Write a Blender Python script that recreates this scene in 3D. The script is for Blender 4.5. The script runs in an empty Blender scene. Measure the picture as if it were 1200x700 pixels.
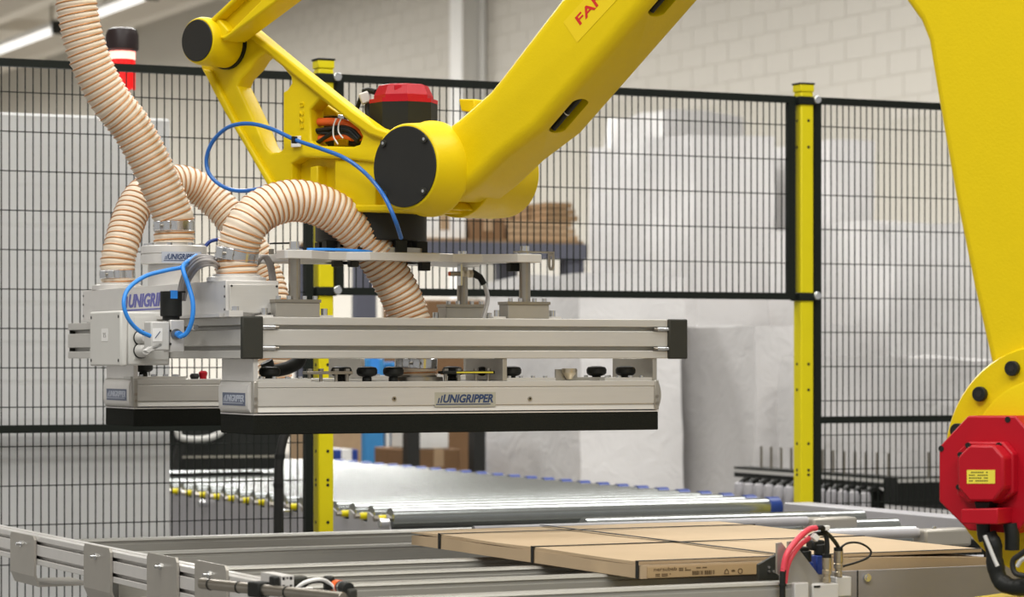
import bpy, bmesh, math, random
from mathutils import Vector, Matrix, noise
from mathutils.geometry import tessellate_polygon

random.seed(11)
V = Vector
S = bpy.context.scene
COL = S.collection

# ------------------------------------------------------------------ camera, light, exposure
TH = math.radians(25.8)          # yaw between the cell's axes and the view
FP = 3250.0                      # focal length in pixels of a 1200 px wide frame
H = 1.3                          # eye height
CY = 420.0                       # horizon row
cT, sT = math.cos(TH), math.sin(TH)
RV, FV, UZ = V((cT, -sT, 0)), V((sT, cT, 0)), V((0, 0, 1))
UX, UY = V((1, 0, 0)), V((0, 1, 0))
CAM = V((0, 0, H))

cam = bpy.data.cameras.new('camera')
cam.sensor_width = 36
cam.lens = 36 * FP / 1200
cam.shift_y = (CY - 350) / 1200
cam.clip_end = 200
cam.dof.use_dof = True
cam.dof.focus_distance = 5.4
cam.dof.aperture_fstop = 7.5
camo = bpy.data.objects.new('camera', cam)
camo.location = CAM
camo.rotation_euler = (math.pi / 2, 0, -TH)
COL.objects.link(camo)
S.camera = camo

S.view_settings.view_transform = 'Standard'
S.view_settings.look = 'None'
S.view_settings.gamma = 1
S.view_settings.use_curve_mapping = False
S.view_settings.exposure = 0.08

W_ = bpy.data.worlds.new('hall_ambient_fill')  # even ambient fill added around the hall, not daylight from an opening
W_.use_nodes = True
W_.node_tree.nodes['Background'].inputs[0].default_value = (1.0, 0.975, 0.94, 1)
W_.node_tree.nodes['Background'].inputs[1].default_value = 0.42
S.world = W_

def area(name, loc, sx, sy, power, target=None):
    l = bpy.data.lights.new(name, 'AREA')
    l.shape = 'RECTANGLE'
    l.size, l.size_y = sx, sy
    l.energy = power
    l.color = (1.0, 0.985, 0.955)
    o = bpy.data.objects.new(name, l)
    o.location = loc
    if target is not None:
        o.rotation_euler = (V(target) - V(loc)).to_track_quat('-Z', 'Y').to_euler()
    COL.objects.link(o)
    return o

for x, y, p in [(-2.0, 0.5, 265), (1.8, -1.0, 265), (-0.5, 4.4, 165), (4.2, 3.0, 165), (1.6, 8.0, 110),
                (6.5, 8.0, 230), (4.0, 14.0, 340), (7.5, 19.0, 600), (6.0, 26, 860), (6.5, 34, 1100), (6.0, 43, 1400), (5.0, 53, 2000)]:
    area('hall_fill_light', (x, y, 6.0), 3.2, 1.4, p)  # added fill lights without fittings, brightening front faces and the far wall

# ------------------------------------------------------------------ helpers
def ray(px, py):
    return FV + RV * ((px - 600) / FP) + UZ * ((CY - py) / FP)

def PP(px, py, pt, nrm):
    d = ray(px, py)
    return CAM + d * ((pt - CAM).dot(nrm) / d.dot(nrm))

def P(px, py, X=None, Y=None, Z=None, D=None):
    """where the sight line through a photo point meets a plane of the cell"""
    d = ray(px, py)
    if X is not None: return CAM + d * (X / d.x)
    if Y is not None: return CAM + d * (Y / d.y)
    if Z is not None: return CAM + d * ((Z - H) / d.z)
    return CAM + d * D

# robot frame: u runs along the arm (right, towards the viewer), n is the joint axis direction
PH = math.radians(38)
RU = RV * math.cos(PH) - FV * math.sin(PH)
RN = -RV * math.sin(PH) - FV * math.cos(PH)
RO = V((2.19, 5.17, H))
def RB(s, t, z): return RO + RU * s + RN * t + UZ * z
def RT(px, py, t): return PP(px, py, RO + RN * t, RN)

ORG = {}
def reg(o, v): ORG[o.name] = v
def tag(o, label=None, cat=None, group=None, kind=None):
    if label: o['label'] = label
    if cat: o['category'] = cat
    if group: o['group'] = group
    if kind: o['kind'] = kind
    return o

def thing(name, loc, label, cat, group=None):
    o = bpy.data.objects.new(name, None)
    o.empty_display_size = 0.05
    o.location = loc
    COL.objects.link(o)
    reg(o, V(loc))
    return tag(o, label, cat, group)

def basis(d):
    d = d.normalized()
    a = UZ if abs(d.z) < 0.9 else UX
    x = d.cross(a).normalized()
    return x, d.cross(x).normalized()

def catmull(pts, n=10):
    pts = [V(p) for p in pts]
    out = []
    for i in range(len(pts) - 1):
        p0 = pts[i - 1] if i else pts[0] * 2 - pts[1]
        p1, p2 = pts[i], pts[i + 1]
        p3 = pts[i + 2] if i + 2 < len(pts) else p2 * 2 - p1
        for k in range(n):
            t = k / n
            out.append(0.5 * ((2 * p1) + (p2 - p0) * t + (2 * p0 - 5 * p1 + 4 * p2 - p3) * t * t + (3 * p1 - p0 - 3 * p2 + p3) * t ** 3))
    out.append(pts[-1])
    return out

def resample(path, step):
    out = [path[0].copy()]
    acc = 0.0
    for a, b in zip(path, path[1:]):
        L = (b - a).length
        if L < 1e-9: continue
        pos = step - acc
        while pos <= L:
            out.append(a.lerp(b, pos / L))
            pos += step
        acc = L - (pos - step)
    return out

def frames(path):
    n = len(path)
    tan = [(path[min(i + 1, n - 1)] - path[max(i - 1, 0)]).normalized() for i in range(n)]
    x, _ = basis(tan[0])
    fr = []
    for t in tan:
        x = (x - t * x.dot(t)).normalized()
        fr.append((t, x, t.cross(x)))
    return fr

class MB:
    def __init__(s): s.v, s.f = [], []
    def add(s, vs, fs):
        o = len(s.v)
        s.v += [V(p) for p in vs]
        s.f += [[i + o for i in f] for f in fs]
        return s
    def obox(s, c, ex, ey, ez):
        vs = [c + ex * i + ey * j + ez * k for k in (-1, 1) for j in (-1, 1) for i in (-1, 1)]
        fs = [[0, 2, 3, 1], [4, 5, 7, 6], [0, 1, 5, 4], [2, 6, 7, 3], [0, 4, 6, 2], [1, 3, 7, 5]]
        if ex.cross(ey).dot(ez) < 0: fs = [f[::-1] for f in fs]
        return s.add(vs, fs)
    def box(s, x0, x1, y0, y1, z0, z1):
        return s.obox(V(((x0 + x1) / 2, (y0 + y1) / 2, (z0 + z1) / 2)), UX * ((x1 - x0) / 2), UY * ((y1 - y0) / 2), UZ * ((z1 - z0) / 2))
    def bar(s, a, b, w, h, up=UZ):
        d = (b - a); x = d.cross(up).normalized(); y = x.cross(d).normalized()
        return s.obox((a + b) / 2, x * (w / 2), d / 2, y * (h / 2))
    def cyl(s, a, b, r, r2=None, n=24, cap=True, rot=0.0):
        return s.lathe(a, b - a, [(r, 0), (r if r2 is None else r2, (b - a).length)], n, cap, rot)
    def lathe(s, o, ax, prof, n=24, cap=True, rot=0.0):
        d = ax.normalized(); x, y = basis(d)
        vs = []
        for r, h in prof:
            for k in range(n):
                a = 2 * math.pi * k / n + rot
                vs.append(o + d * h + x * (r * math.cos(a)) + y * (r * math.sin(a)))
        fs = []
        for i in range(len(prof) - 1):
            for k in range(n):
                k2 = (k + 1) % n
                fs.append([i * n + k, i * n + k2, (i + 1) * n + k2, (i + 1) * n + k])
        if cap:
            fs.append(list(range(n))[::-1])
            fs.append([(len(prof) - 1) * n + k for k in range(n)])
        return s.add(vs, fs)
    def tube(s, path, r, n=10, cap=True, rf=None):
        fr = frames(path)
        vs = []
        for i, (p, (t, x, y)) in enumerate(zip(path, fr)):
            rr = r * (rf(i) if rf else 1)
            for k in range(n):
                a = 2 * math.pi * k / n
                vs.append(p + x * (rr * math.cos(a)) + y * (rr * math.sin(a)))
        fs = []
        for i in range(len(path) - 1):
            for k in range(n):
                k2 = (k + 1) % n
                fs.append([i * n + k, i * n + k2, (i + 1) * n + k2, (i + 1) * n + k])
        if cap:
            fs.append(list(range(n))[::-1]); fs.append([(len(path) - 1) * n + k for k in range(n)])
        return s.add(vs, fs)
    def prism(s, poly, vec, holes=()):
        loops = [list(map(V, poly))] + [list(map(V, h)) for h in holes]
        flat = [p for l in loops for p in l]
        m = len(flat)
        nrm = V((0, 0, 0))
        for a, b in zip(loops[0], loops[0][1:] + loops[0][:1]): nrm += a.cross(b)
        flip = nrm.dot(vec) > 0          # poly's own normal along vec -> base must face the other way
        vs = flat + [p + vec for p in flat]
        fs = []
        if holes:
            for t in tessellate_polygon(loops):
                t = list(t)
                tn = (flat[t[1]] - flat[t[0]]).cross(flat[t[2]] - flat[t[0]])
                if tn.length < 1e-12: continue
                if tn.dot(vec) > 0: t = t[::-1]
                fs.append(t); fs.append([i + m for i in t[::-1]])
        else:
            b = list(range(m))
            if flip: b = b[::-1]
            fs.append(b); fs.append([i + m for i in b[::-1]])
        o = 0
        for li, l in enumerate(loops):
            k = len(l)
            ln = V((0, 0, 0))
            for a, b2 in zip(l, l[1:] + l[:1]): ln += a.cross(b2)
            fwd = ln.dot(vec) > 0
            if li: fwd = not fwd
            for i in range(k):
                j = (i + 1) % k
                q = [o + i, o + j, o + j + m, o + i + m]
                fs.append(q if fwd else q[::-1])
            o += k
        return s.add(vs, fs)
    def build(s, name, mat, parent=None, bevel=0, seg=2, smooth=38, kind=None, label=None, cat=None, group=None, blim=35):
        if parent is not None:
            org = ORG[parent.name]
        else:
            xs = [p.x for p in s.v]; ys = [p.y for p in s.v]; zs = [p.z for p in s.v]
            org = V(((min(xs) + max(xs)) / 2, (min(ys) + max(ys)) / 2, min(zs)))
        me = bpy.data.meshes.new(name)
        me.from_pydata([tuple(p - org) for p in s.v], [], s.f)
        me.update()
        if smooth:
            me.polygons.foreach_set('use_smooth', [True] * len(me.polygons))
            me.set_sharp_from_angle(angle=math.radians(smooth))
        me.materials.append(mat)
        o = bpy.data.objects.new(name, me)
        COL.objects.link(o)
        if parent is not None:
            o.parent = parent
        else:
            o.location = org
        reg(o, org)
        if bevel:
            md = o.modifiers.new('edge', 'BEVEL')
            md.width = bevel; md.segments = seg; md.limit_method = 'ANGLE'; md.angle_limit = math.radians(blim)
        return tag(o, label, cat, group, kind)

def shift_copy(o, parent, off=V((0, 0, 0))):
    c = o.copy()
    COL.objects.link(c)
    c.parent = parent
    c.location = o.location + off
    reg(c, ORG[o.name])
    return c

def text(name, body, o, xd, yd, w, h, mat, parent, depth=0.0006, shear=0.0, bold=0.0):
    cu = bpy.data.curves.new(name, 'FONT')
    cu.body = body; cu.shear = shear; cu.offset = bold; cu.extrude = 0.01; cu.resolution_u = 3
    t = bpy.data.objects.new(name, cu)
    COL.objects.link(t)
    bpy.context.view_layer.update()
    me = bpy.data.meshes.new_from_object(t)
    bpy.data.objects.remove(t)
    xs = [v.co.x for v in me.vertices]; ys = [v.co.y for v in me.vertices]
    x0, x1, y0, y1 = min(xs), max(xs), min(ys), max(ys)
    n = xd.cross(yd)
    org = ORG[parent.name] if parent else V((0, 0, 0))
    for v in me.vertices:
        p = o + xd * ((v.co.x - x0) / (x1 - x0) * w) + yd * ((v.co.y - y0) / (y1 - y0) * h) + n * (depth if v.co.z > 0 else -0.0004)
        v.co = p - org
    me.materials.clear(); me.materials.append(mat)
    me.name = name
    ob = bpy.data.objects.new(name, me)
    COL.objects.link(ob)
    ob.parent = parent
    reg(ob, org)
    return ob

# ------------------------------------------------------------------ materials
def mat(name, col, rough=0.5, metal=0.0, var=0.06, scale=30.0, bump=0.0, bscale=120.0, coat=0.0, spec=0.5, stretch=None, emit=None, trans=0.0):
    m = bpy.data.materials.new(name)
    m.use_nodes = True
    nt = m.node_tree
    b = nt.nodes['Principled BSDF']
    b.inputs['Roughness'].default_value = rough
    b.inputs['Metallic'].default_value = metal
    b.inputs['Specular IOR Level'].default_value = spec
    b.inputs['Coat Weight'].default_value = coat
    if trans: b.inputs['Transmission Weight'].default_value = trans
    tc = nt.nodes.new('ShaderNodeTexCoord')
    mp = nt.nodes.new('ShaderNodeMapping')
    if stretch: mp.inputs['Scale'].default_value = stretch
    nt.links.new(tc.outputs['Object'], mp.inputs['Vector'])
    nz = nt.nodes.new('ShaderNodeTexNoise')
    nz.inputs['Scale'].default_value = scale
    nz.inputs['Detail'].default_value = 4
    nt.links.new(mp.outputs['Vector'], nz.inputs['Vector'])
    mx = nt.nodes.new('ShaderNodeMix'); mx.data_type = 'RGBA'
    mx.inputs[6].default_value = tuple(c * (1 - var) for c in col) + (1,)
    mx.inputs[7].default_value = tuple(min(1, c * (1 + var)) for c in col) + (1,)
    nt.links.new(nz.outputs['Fac'], mx.inputs[0])
    nt.links.new(mx.outputs[2], b.inputs['Base Color'])
    if bump:
        n2 = nt.nodes.new('ShaderNodeTexNoise')
        n2.inputs['Scale'].default_value = bscale
        n2.inputs['Detail'].default_value = 3
        nt.links.new(mp.outputs['Vector'], n2.inputs['Vector'])
        bp = nt.nodes.new('ShaderNodeBump')
        bp.inputs['Strength'].default_value = bump
        bp.inputs['Distance'].default_value = 0.004
        nt.links.new(n2.outputs['Fac'], bp.inputs['Height'])
        nt.links.new(bp.outputs['Normal'], b.inputs['Normal'])
    if emit:
        b.inputs['Emission Color'].default_value = emit[0] + (1,)
        b.inputs['Emission Strength'].default_value = emit[1]
    return m

M = {}
M['yellow'] = mat('robot_yellow_paint', (0.74, 0.545, 0.002), 0.42, spec=0.28, bump=0.10, bscale=220, var=0.03)
M['postyellow'] = mat('post_yellow_paint', (0.74, 0.63, 0.004), 0.45, spec=0.3, var=0.03)
M['alu'] = mat('anodised_aluminium', (0.555, 0.54, 0.505), 0.42, 0.35, var=0.05, stretch=(1, 12, 12), scale=18)
M['alud'] = mat('machined_aluminium', (0.42, 0.40, 0.36), 0.34, 0.65, var=0.10, scale=25)
M['alul'] = mat('light_aluminium', (0.68, 0.66, 0.63), 0.38, 0.35, var=0.05)
M['steel'] = mat('stainless_steel', (0.36, 0.33, 0.28), 0.28, 0.9, var=0.15, scale=40)
M['chrome'] = mat('zinc_plated_steel', (0.66, 0.67, 0.68), 0.2, 0.9, var=0.10)
M['roller'] = mat('galvanised_roller_steel', (0.33, 0.35, 0.345), 0.22, 0.8, var=0.08)
M['black'] = mat('black_plastic', (0.012, 0.013, 0.011), 0.5, spec=0.3, var=0.2)
M['rubber'] = mat('black_foam_rubber', (0.011, 0.012, 0.009), 0.9, spec=0.15, var=0.3, bump=0.5, bscale=400, scale=200)
M['capblk'] = mat('charcoal_plastic', (0.032, 0.032, 0.025), 0.55, spec=0.3, var=0.1, bump=0.1, bscale=500)
M['cover'] = mat('dark_cover_plate', (0.020, 0.020, 0.018), 0.55, spec=0.3, var=0.12)
M['fence'] = mat('black_powder_coat', (0.007, 0.010, 0.007), 0.6, spec=0.25, var=0.1)
M['red'] = mat('red_motor_paint', (0.43, 0.004, 0.014), 0.4, spec=0.3, var=0.05)
M['pink'] = mat('pink_red_cable', (0.72, 0.06, 0.09), 0.4)
M['hose'] = mat('cream_ducting', (0.80, 0.69, 0.545), 0.45, var=0.05, scale=60)
M['wire'] = mat('copper_coated_spiral', (0.52, 0.23, 0.07), 0.35, 0.2)
M['blue'] = mat('blue_air_tube', (0.02, 0.13, 0.44), 0.3)
M['bluep'] = mat('blue_plastic', (0.012, 0.042, 0.24), 0.4)
M['bluel'] = mat('bright_blue_plastic', (0.03, 0.25, 0.75), 0.4)
M['navy'] = mat('navy_print', (0.02, 0.045, 0.12), 0.5)
M['violet'] = mat('violet_blue_print', (0.10, 0.10, 0.34), 0.5)
M['greyprint'] = mat('pale_grey_print', (0.42, 0.45, 0.52), 0.5)
M['label'] = mat('silver_label_film', (0.40, 0.39, 0.32), 0.4, 0.2)
M['navybg'] = mat('slate_label_film', (0.09, 0.11, 0.17), 0.45)
M['greybox'] = mat('pale_grey_enclosure', (0.62, 0.61, 0.57), 0.5, var=0.03)
M['greyp'] = mat('light_grey_plastic', (0.56, 0.55, 0.52), 0.45, var=0.05)
M['cable'] = mat('grey_cable', (0.33, 0.31, 0.30), 0.5)
M['orange'] = mat('orange_cable', (0.80, 0.13, 0.02), 0.4)
M['white'] = mat('white_plastic', (0.80, 0.79, 0.76), 0.5)
M['brass'] = mat('nickel_brass', (0.60, 0.52, 0.38), 0.28, 0.9)
M['cab'] = mat('light_grey_cabinet', (0.72, 0.72, 0.71), 0.55, var=0.02, scale=3)
M['plate'] = mat('grey_side_plate', (0.27, 0.255, 0.25), 0.5, var=0.05)
M['convgrey'] = mat('lilac_grey_paint', (0.42, 0.41, 0.43), 0.45, var=0.04)
M['rail'] = mat('conveyor_rail_aluminium', (0.37, 0.36, 0.325), 0.48, 0.45, var=0.06, stretch=(1, 14, 14))
M['brk'] = mat('brushed_bracket_steel', (0.40, 0.375, 0.33), 0.4, 0.45, var=0.10, scale=14)
M['card'] = mat('kraft_cardboard', (0.49, 0.365, 0.225), 0.8, var=0.06, scale=12, bump=0.1, bscale=60)
M['carde'] = mat('kraft_cardboard_edge', (0.46, 0.32, 0.165), 0.8, var=0.08)
M['print'] = mat('brown_print', (0.12, 0.075, 0.03), 0.7)
M['redprint'] = mat('red_print', (0.62, 0.02, 0.015), 0.5)
M['decal'] = mat('yellow_decal_film', (0.82, 0.60, 0.006), 0.3, var=0.02)
M['ylab'] = mat('yellow_label_film', (0.80, 0.68, 0.06), 0.4)
M['wood'] = mat('pallet_wood', (0.27, 0.17, 0.085), 0.8, var=0.15)
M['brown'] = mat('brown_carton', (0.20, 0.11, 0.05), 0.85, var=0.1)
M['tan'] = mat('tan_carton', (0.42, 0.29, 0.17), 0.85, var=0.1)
M['floor'] = mat('grey_concrete_floor', (0.17, 0.165, 0.155), 0.5, var=0.12, scale=1.2)
M['rackgrey'] = mat('rack_blue_grey', (0.10, 0.105, 0.14), 0.5)
M['teal'] = mat('blue_carton', (0.03, 0.22, 0.50), 0.6)
M['beaconbk'] = mat('beacon_smoked_cap', (0.02, 0.012, 0.012), 0.4, spec=0.3)
M['beaconr'] = mat('beacon_red_lens', (0.75, 0.02, 0.02), 0.2, emit=((1.0, 0.02, 0.02), 0.45))
M['beaconw'] = mat('beacon_lit_led', (1, 0.4, 0.35), 0.3, emit=((1.0, 0.32, 0.26), 2.2))
M['tubelit'] = mat('lit_fluorescent_tube', (1, 1, 1), 0.4, emit=((1.0, 0.98, 0.94), 0.9))
M['wallblk'] = mat('painted_concrete_block', (0.62, 0.59, 0.53), 0.85, var=0.03, scale=2.5)
M['mortar'] = mat('painted_mortar', (0.58, 0.55, 0.485), 0.9, var=0.03, scale=3)
M['colw'] = mat('white_painted_steel', (0.82, 0.81, 0.78), 0.5, var=0.03)
M['ceil'] = mat('beige_roof_sheet', (0.72, 0.67, 0.59), 0.8, var=0.06, scale=0.6)

def wrap_mat(name, col, rough):
    m = mat(name, col, rough, bump=0.0, var=0.06, scale=3.0)
    nt = m.node_tree
    b = nt.nodes['Principled BSDF']
    mp = [n for n in nt.nodes if n.type == 'MAPPING'][0]
    wv = nt.nodes.new('ShaderNodeTexNoise')
    wv.inputs['Scale'].default_value = 9; wv.inputs['Detail'].default_value = 6
    wv.inputs['Distortion'].default_value = 1.6
    nt.links.new(mp.outputs['Vector'], wv.inputs['Vector'])
    bp = nt.nodes.new('ShaderNodeBump')
    bp.inputs['Strength'].default_value = 0.35; bp.inputs['Distance'].default_value = 0.02
    nt.links.new(wv.outputs['Fac'], bp.inputs['Height'])
    nt.links.new(bp.outputs['Normal'], b.inputs['Normal'])
    b.inputs['Coat Weight'].default_value = 0.5
    b.inputs['Coat Roughness'].default_value = 0.15
    return m
M['wrap'] = wrap_mat('white_stretch_wrap', (0.76, 0.745, 0.735), 0.35)
M['wrapg'] = wrap_mat('grey_stretch_wrap', (0.60, 0.585, 0.575), 0.45)

# ------------------------------------------------------------------ the hall
MB().box(-14, 15, -6, 62, -0.1, 0.0).build('floor', M['floor'], kind='structure')
XW = 13.7
ZC = 6.55
wall = MB().box(XW + 0.01, XW + 0.3, 6, 62, 0, ZC).build('wall_right', M['mortar'], kind='structure')
blk = None
for row in range(8, 32):
    z = row * 0.2
    for k in range(30, 130):
        y = k * 0.47 + (0.235 if row % 2 else 0)
        c = V((XW, y, z + 0.1)); r = c - CAM
        d = r.dot(FV); px = 600 + FP * r.dot(RV) / d; py = CY - FP * r.z / d
        if not (270 < px < 1115 and -14 < py < 80 + px * 0.045): continue
        if blk is None:
            blk = MB().box(XW + 0.004, XW + 0.03, y - 0.229, y + 0.229, z + 0.006, z + 0.194).build('block', M['wallblk'], wall, smooth=0)
            y00, z00 = y, z
        else:
            shift_copy(blk, wall, V((0, y - y00, z - z00)))
# lower and farther courses, too far away or too hidden to tell apart, are plain coated wall
MB().box(XW - 0.001, XW + 0.02, 6, 62, 0, 2.4).build('coating', M['wallblk'], wall, smooth=0)
ceil = MB().box(-14, XW + 0.3, -6, 62, ZC, ZC + 0.15).build('ceiling', M['ceil'], kind='structure')
for k, x in enumerate((12.9, 11.0, 8.6)):
    MB().box(x - 0.12, x + 0.12, 20, 60, ZC - 0.28, ZC).build('beam', M['ceil'], ceil)
for k in range(8):
    MB().box(-12, XW, 22 + k * 5, 22.2 + k * 5, ZC - 0.16, ZC).build('rafter', M['ceil'], ceil)
# steel column standing against the block wall
pc = P(536, 60, X=13.4)
col = thing('steel_column', (13.5, pc.y, 0), 'white painted steel column standing against the block wall', 'column')
MB().box(13.38, 13.40, pc.y - 0.17, pc.y + 0.17, 0, ZC).box(13.66, 13.68, pc.y - 0.17, pc.y + 0.17, 0, ZC).build('flange', M['colw'], col)
MB().box(13.40, 13.66, pc.y - 0.01, pc.y + 0.01, 0, ZC).build('web', M['colw'], col)
# lamp fittings under the roof
for i, (a, b) in enumerate((((-60, 74), (62, 32)), ((116, 15), (182, -8)))):
    q0, q1 = P(*a, Z=6.15), P(*b, Z=6.15)
    x = 11.7
    t = thing('strip_lamp', (x, (q0.y + q1.y) / 2, 6.10),
              ['lit fluorescent strip lamp at top left, left of the rising hose', 'lit fluorescent strip lamp at the top edge, right of the rising hose'][i], 'lamp', 'strip lamps under the roof')
    y0, y1 = min(q0.y, q1.y), max(q0.y, q1.y)
    MB().box(x - 0.09, x + 0.09, y0, y1, 6.17, 6.24).build('housing', M['white'], t)
    MB().cyl(V((x, y0 + 0.05, 6.13)), V((x, y1 - 0.05, 6.13)), 0.055, n=12).build('tube', M['tubelit'], t)
    MB().box(x - 0.1, x + 0.1, y0 - 0.06, y0, 6.05, 6.25).build('end_cap', M['cover'], t)
    MB().box(x - 0.02, x + 0.02, y0 + 0.3, y0 + 0.34, 6.24, ZC).box(x - 0.02, x + 0.02, y1 - 0.34, y1 - 0.3, 6.24, ZC).build('hanger', M['steel'], t)

# ------------------------------------------------------------------ safety fence
YF = 6.92
def zF(px, py): return P(px, py, Y=YF).z
def xF(px): return P(px, 400, Y=YF).x
XP1, XP2 = xF(379), xF(941.5)
ztop = (zF(10, 70) + zF(660, 101) + zF(1040, 116)) / 3
zmid = zF(660, 344.5)
zlow = (zF(50, 503.5) + zF(1040, 491)) / 2

def panel(name, x0, x1, z0, z1, rails, label, stiles=(True, True)):
    t = thing(name, ((x0 + x1) / 2, YF, z0), label, 'fence', 'mesh fence panels')
    b = 0.011
    MB().box(x0, x1, YF - b, YF + b, z1 - 0.02, z1).build('top_rail', M['fence'], t)
    MB().box(x0, x1, YF - b, YF + b, z0, z0 + 0.02).build('bottom_rail', M['fence'], t)
    for i, x in enumerate((x0, x1 - 0.022)):
        if stiles[i]: MB().box(x, x + 0.022, YF - b, YF + b, z0 + 0.02, z1 - 0.02).build('stile', M['fence'], t)
    for z in rails:
        MB().box(x0 + 0.022, x1 - 0.022, YF - b, YF + b, z - 0.01, z + 0.01).build('middle_rail', M['fence'], t)
    m = MB()
    w = 0.00135
    n = int((x1 - x0) / 0.0205)
    for k in range(1, n):
        x = x0 + (x1 - x0) * k / n
        m.box(x - w, x + w, YF - w, YF + w, z0 + 0.01, z1 - 0.01)
    z = z1 - 0.085
    while z > z0 + 0.05:
        if all(abs(z - r) > 0.03 for r in rails):
            m.box(x0 + 0.01, x1 - 0.01, YF - 3 * w, YF - w, z - w, z + w)
        z -= 0.1005
    m.build('wire_mesh', M['fence'], t, smooth=0, kind='stuff')
    return t
panel('mesh_fence', 1.55, XP1 - 0.033, 0.12, ztop, [zlow], 'black wire mesh fence panel behind the beige hoses at left')
panel('mesh_fence', XP1 + 0.033, XP2 - 0.033, zmid - 0.01, ztop, [], 'short black wire mesh panel spanning between the two yellow posts')
panel('mesh_fence', XP2 + 0.033, XP2 + 1.35, 0.12, ztop, [zlow], 'black wire mesh fence panel right of the right yellow post')

def post(x, label):
    t = thing('fence_post', (x, YF, 0), label, 'post', 'yellow fence posts')
    h = 0.0215
    zt = ztop + 0.012
    MB().box(x - h, x + h, YF - h, YF + h, 0.008, zt).build('tube', M['postyellow'], t, bevel=0.004)
    MB().box(x - 0.06, x + 0.06, YF - 0.06, YF + 0.06, 0, 0.008).build('foot_plate', M['postyellow'], t)
    cp = MB().box(x - h - .002, x + h + .002, YF - h - .002, YF + h + .002, zt, zt + 0.022).build('cap', M['postyellow'], t, bevel=0.003)
    MB().box(x - h - .003, x + h + .003, YF - h - .003, YF + h + .003, zt + 0.022, zt + 0.027).build('cap_lid', M['black'], cp)
    for z in (ztop - 0.012, zmid):
        c = MB().box(x - h - .008, x + h + .008, YF - h - .006, YF + h + .006, z - 0.013, z + 0.011).build('clamp', M['fence'], t, bevel=0.003)
        MB().cyl(V((x + h + .006, YF - h - .016, z + .002)), V((x + h + .006, YF - h - .004, z + .002)), 0.012, n=14).build('bolt', M['chrome'], c, bevel=0.002)
    zz = [zF(941, v) for v in (142, 173, 427, 457, 520, 551)] + [zmid - 0.52 - 0.1 * i for i in range(3)]
    for z in zz:
        MB().cyl(V((x + .004, YF - h - .0008, z)), V((x + .004, YF - h + .002, z)), 0.0045, n=10).build('hole_disc', M['black'], t)  # black discs stand in for the shaded insides of the holes
        MB().cyl(V((x - h - .0008, YF, z)), V((x - h + .002, YF, z)), 0.0045, n=10).build('hole_disc', M['black'], t)
    return t
post(XP1, 'left yellow fence post, behind the gripper and hoses')
post(XP2, 'right yellow fence post, standing clear in front of wrapped pallets')

# ------------------------------------------------------------------ behind the fence
# electrical cabinet
xc = P(199, 300, Y=6.985).x
zc = P(100, 135, Y=6.985).z
cb = thing('control_cabinet', (1.9, 7.2, 0), 'tall light grey control cabinet behind the left fence panel', 'cabinet')
MB().box(1.2, xc, 6.99, 7.5, 0.1, zc).build('body', M['cab'], cb, bevel=0.004)
MB().box(1.22, xc - 0.004, 6.972, 6.99, 0.12, zc - 0.006).build('door', M['cab'], cb, bevel=0.003)
MB().box(1.2, xc, 7.0, 7.5, 0.0, 0.1).build('plinth', M['cover'], cb)

# warning beacon on a pole on top of the cabinet
pb = P(143, 70, Y=7.25)
bc = thing('warning_beacon', (pb.x, pb.y, zc), 'lit red warning beacon with smoked cap behind the rising hose', 'beacon')
k = pb.y / 3250
def zb(py): return P(143, py, Y=7.25).z
MB().lathe(V((pb.x, pb.y, zb(61))), UZ, [(0.036, 0), (0.046, 0.006), (0.046, zb(42) - zb(61)), (0.040, zb(35) - zb(61)), (0.03, zb(33) - zb(61))], 12).build('cap', M['beaconbk'], bc)
MB().lathe(V((pb.x, pb.y, zb(106))), UZ, [(0.022, 0), (0.030, 0.01), (0.033, zb(61) - zb(106))], 16).build('lens', M['beaconr'], bc)
MB().lathe(V((pb.x, pb.y, zb(70))), UZ, [(0.036, 0), (0.036, zb(56.5) - zb(70))], 16).build('lamp_ring', M['beaconw'], bc)
for a in range(8):
    dx, dy = 0.034 * math.cos(a * math.pi / 4), 0.034 * math.sin(a * math.pi / 4)
    MB().box(pb.x + dx - .003, pb.x + dx + .003, pb.y + dy - .003, pb.y + dy + .003, zb(105), zb(71)).build('rib', M['beaconr'], bc)
MB().cyl(V((pb.x, pb.y, zc)), V((pb.x, pb.y, zb(105))), .009, n=12).build('pole', M['cover'], bc)
MB().cyl(V((pb.x, pb.y, zc)), V((pb.x, pb.y, zc + .008)), .03, n=16).build('foot', M['cover'], bc)

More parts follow.
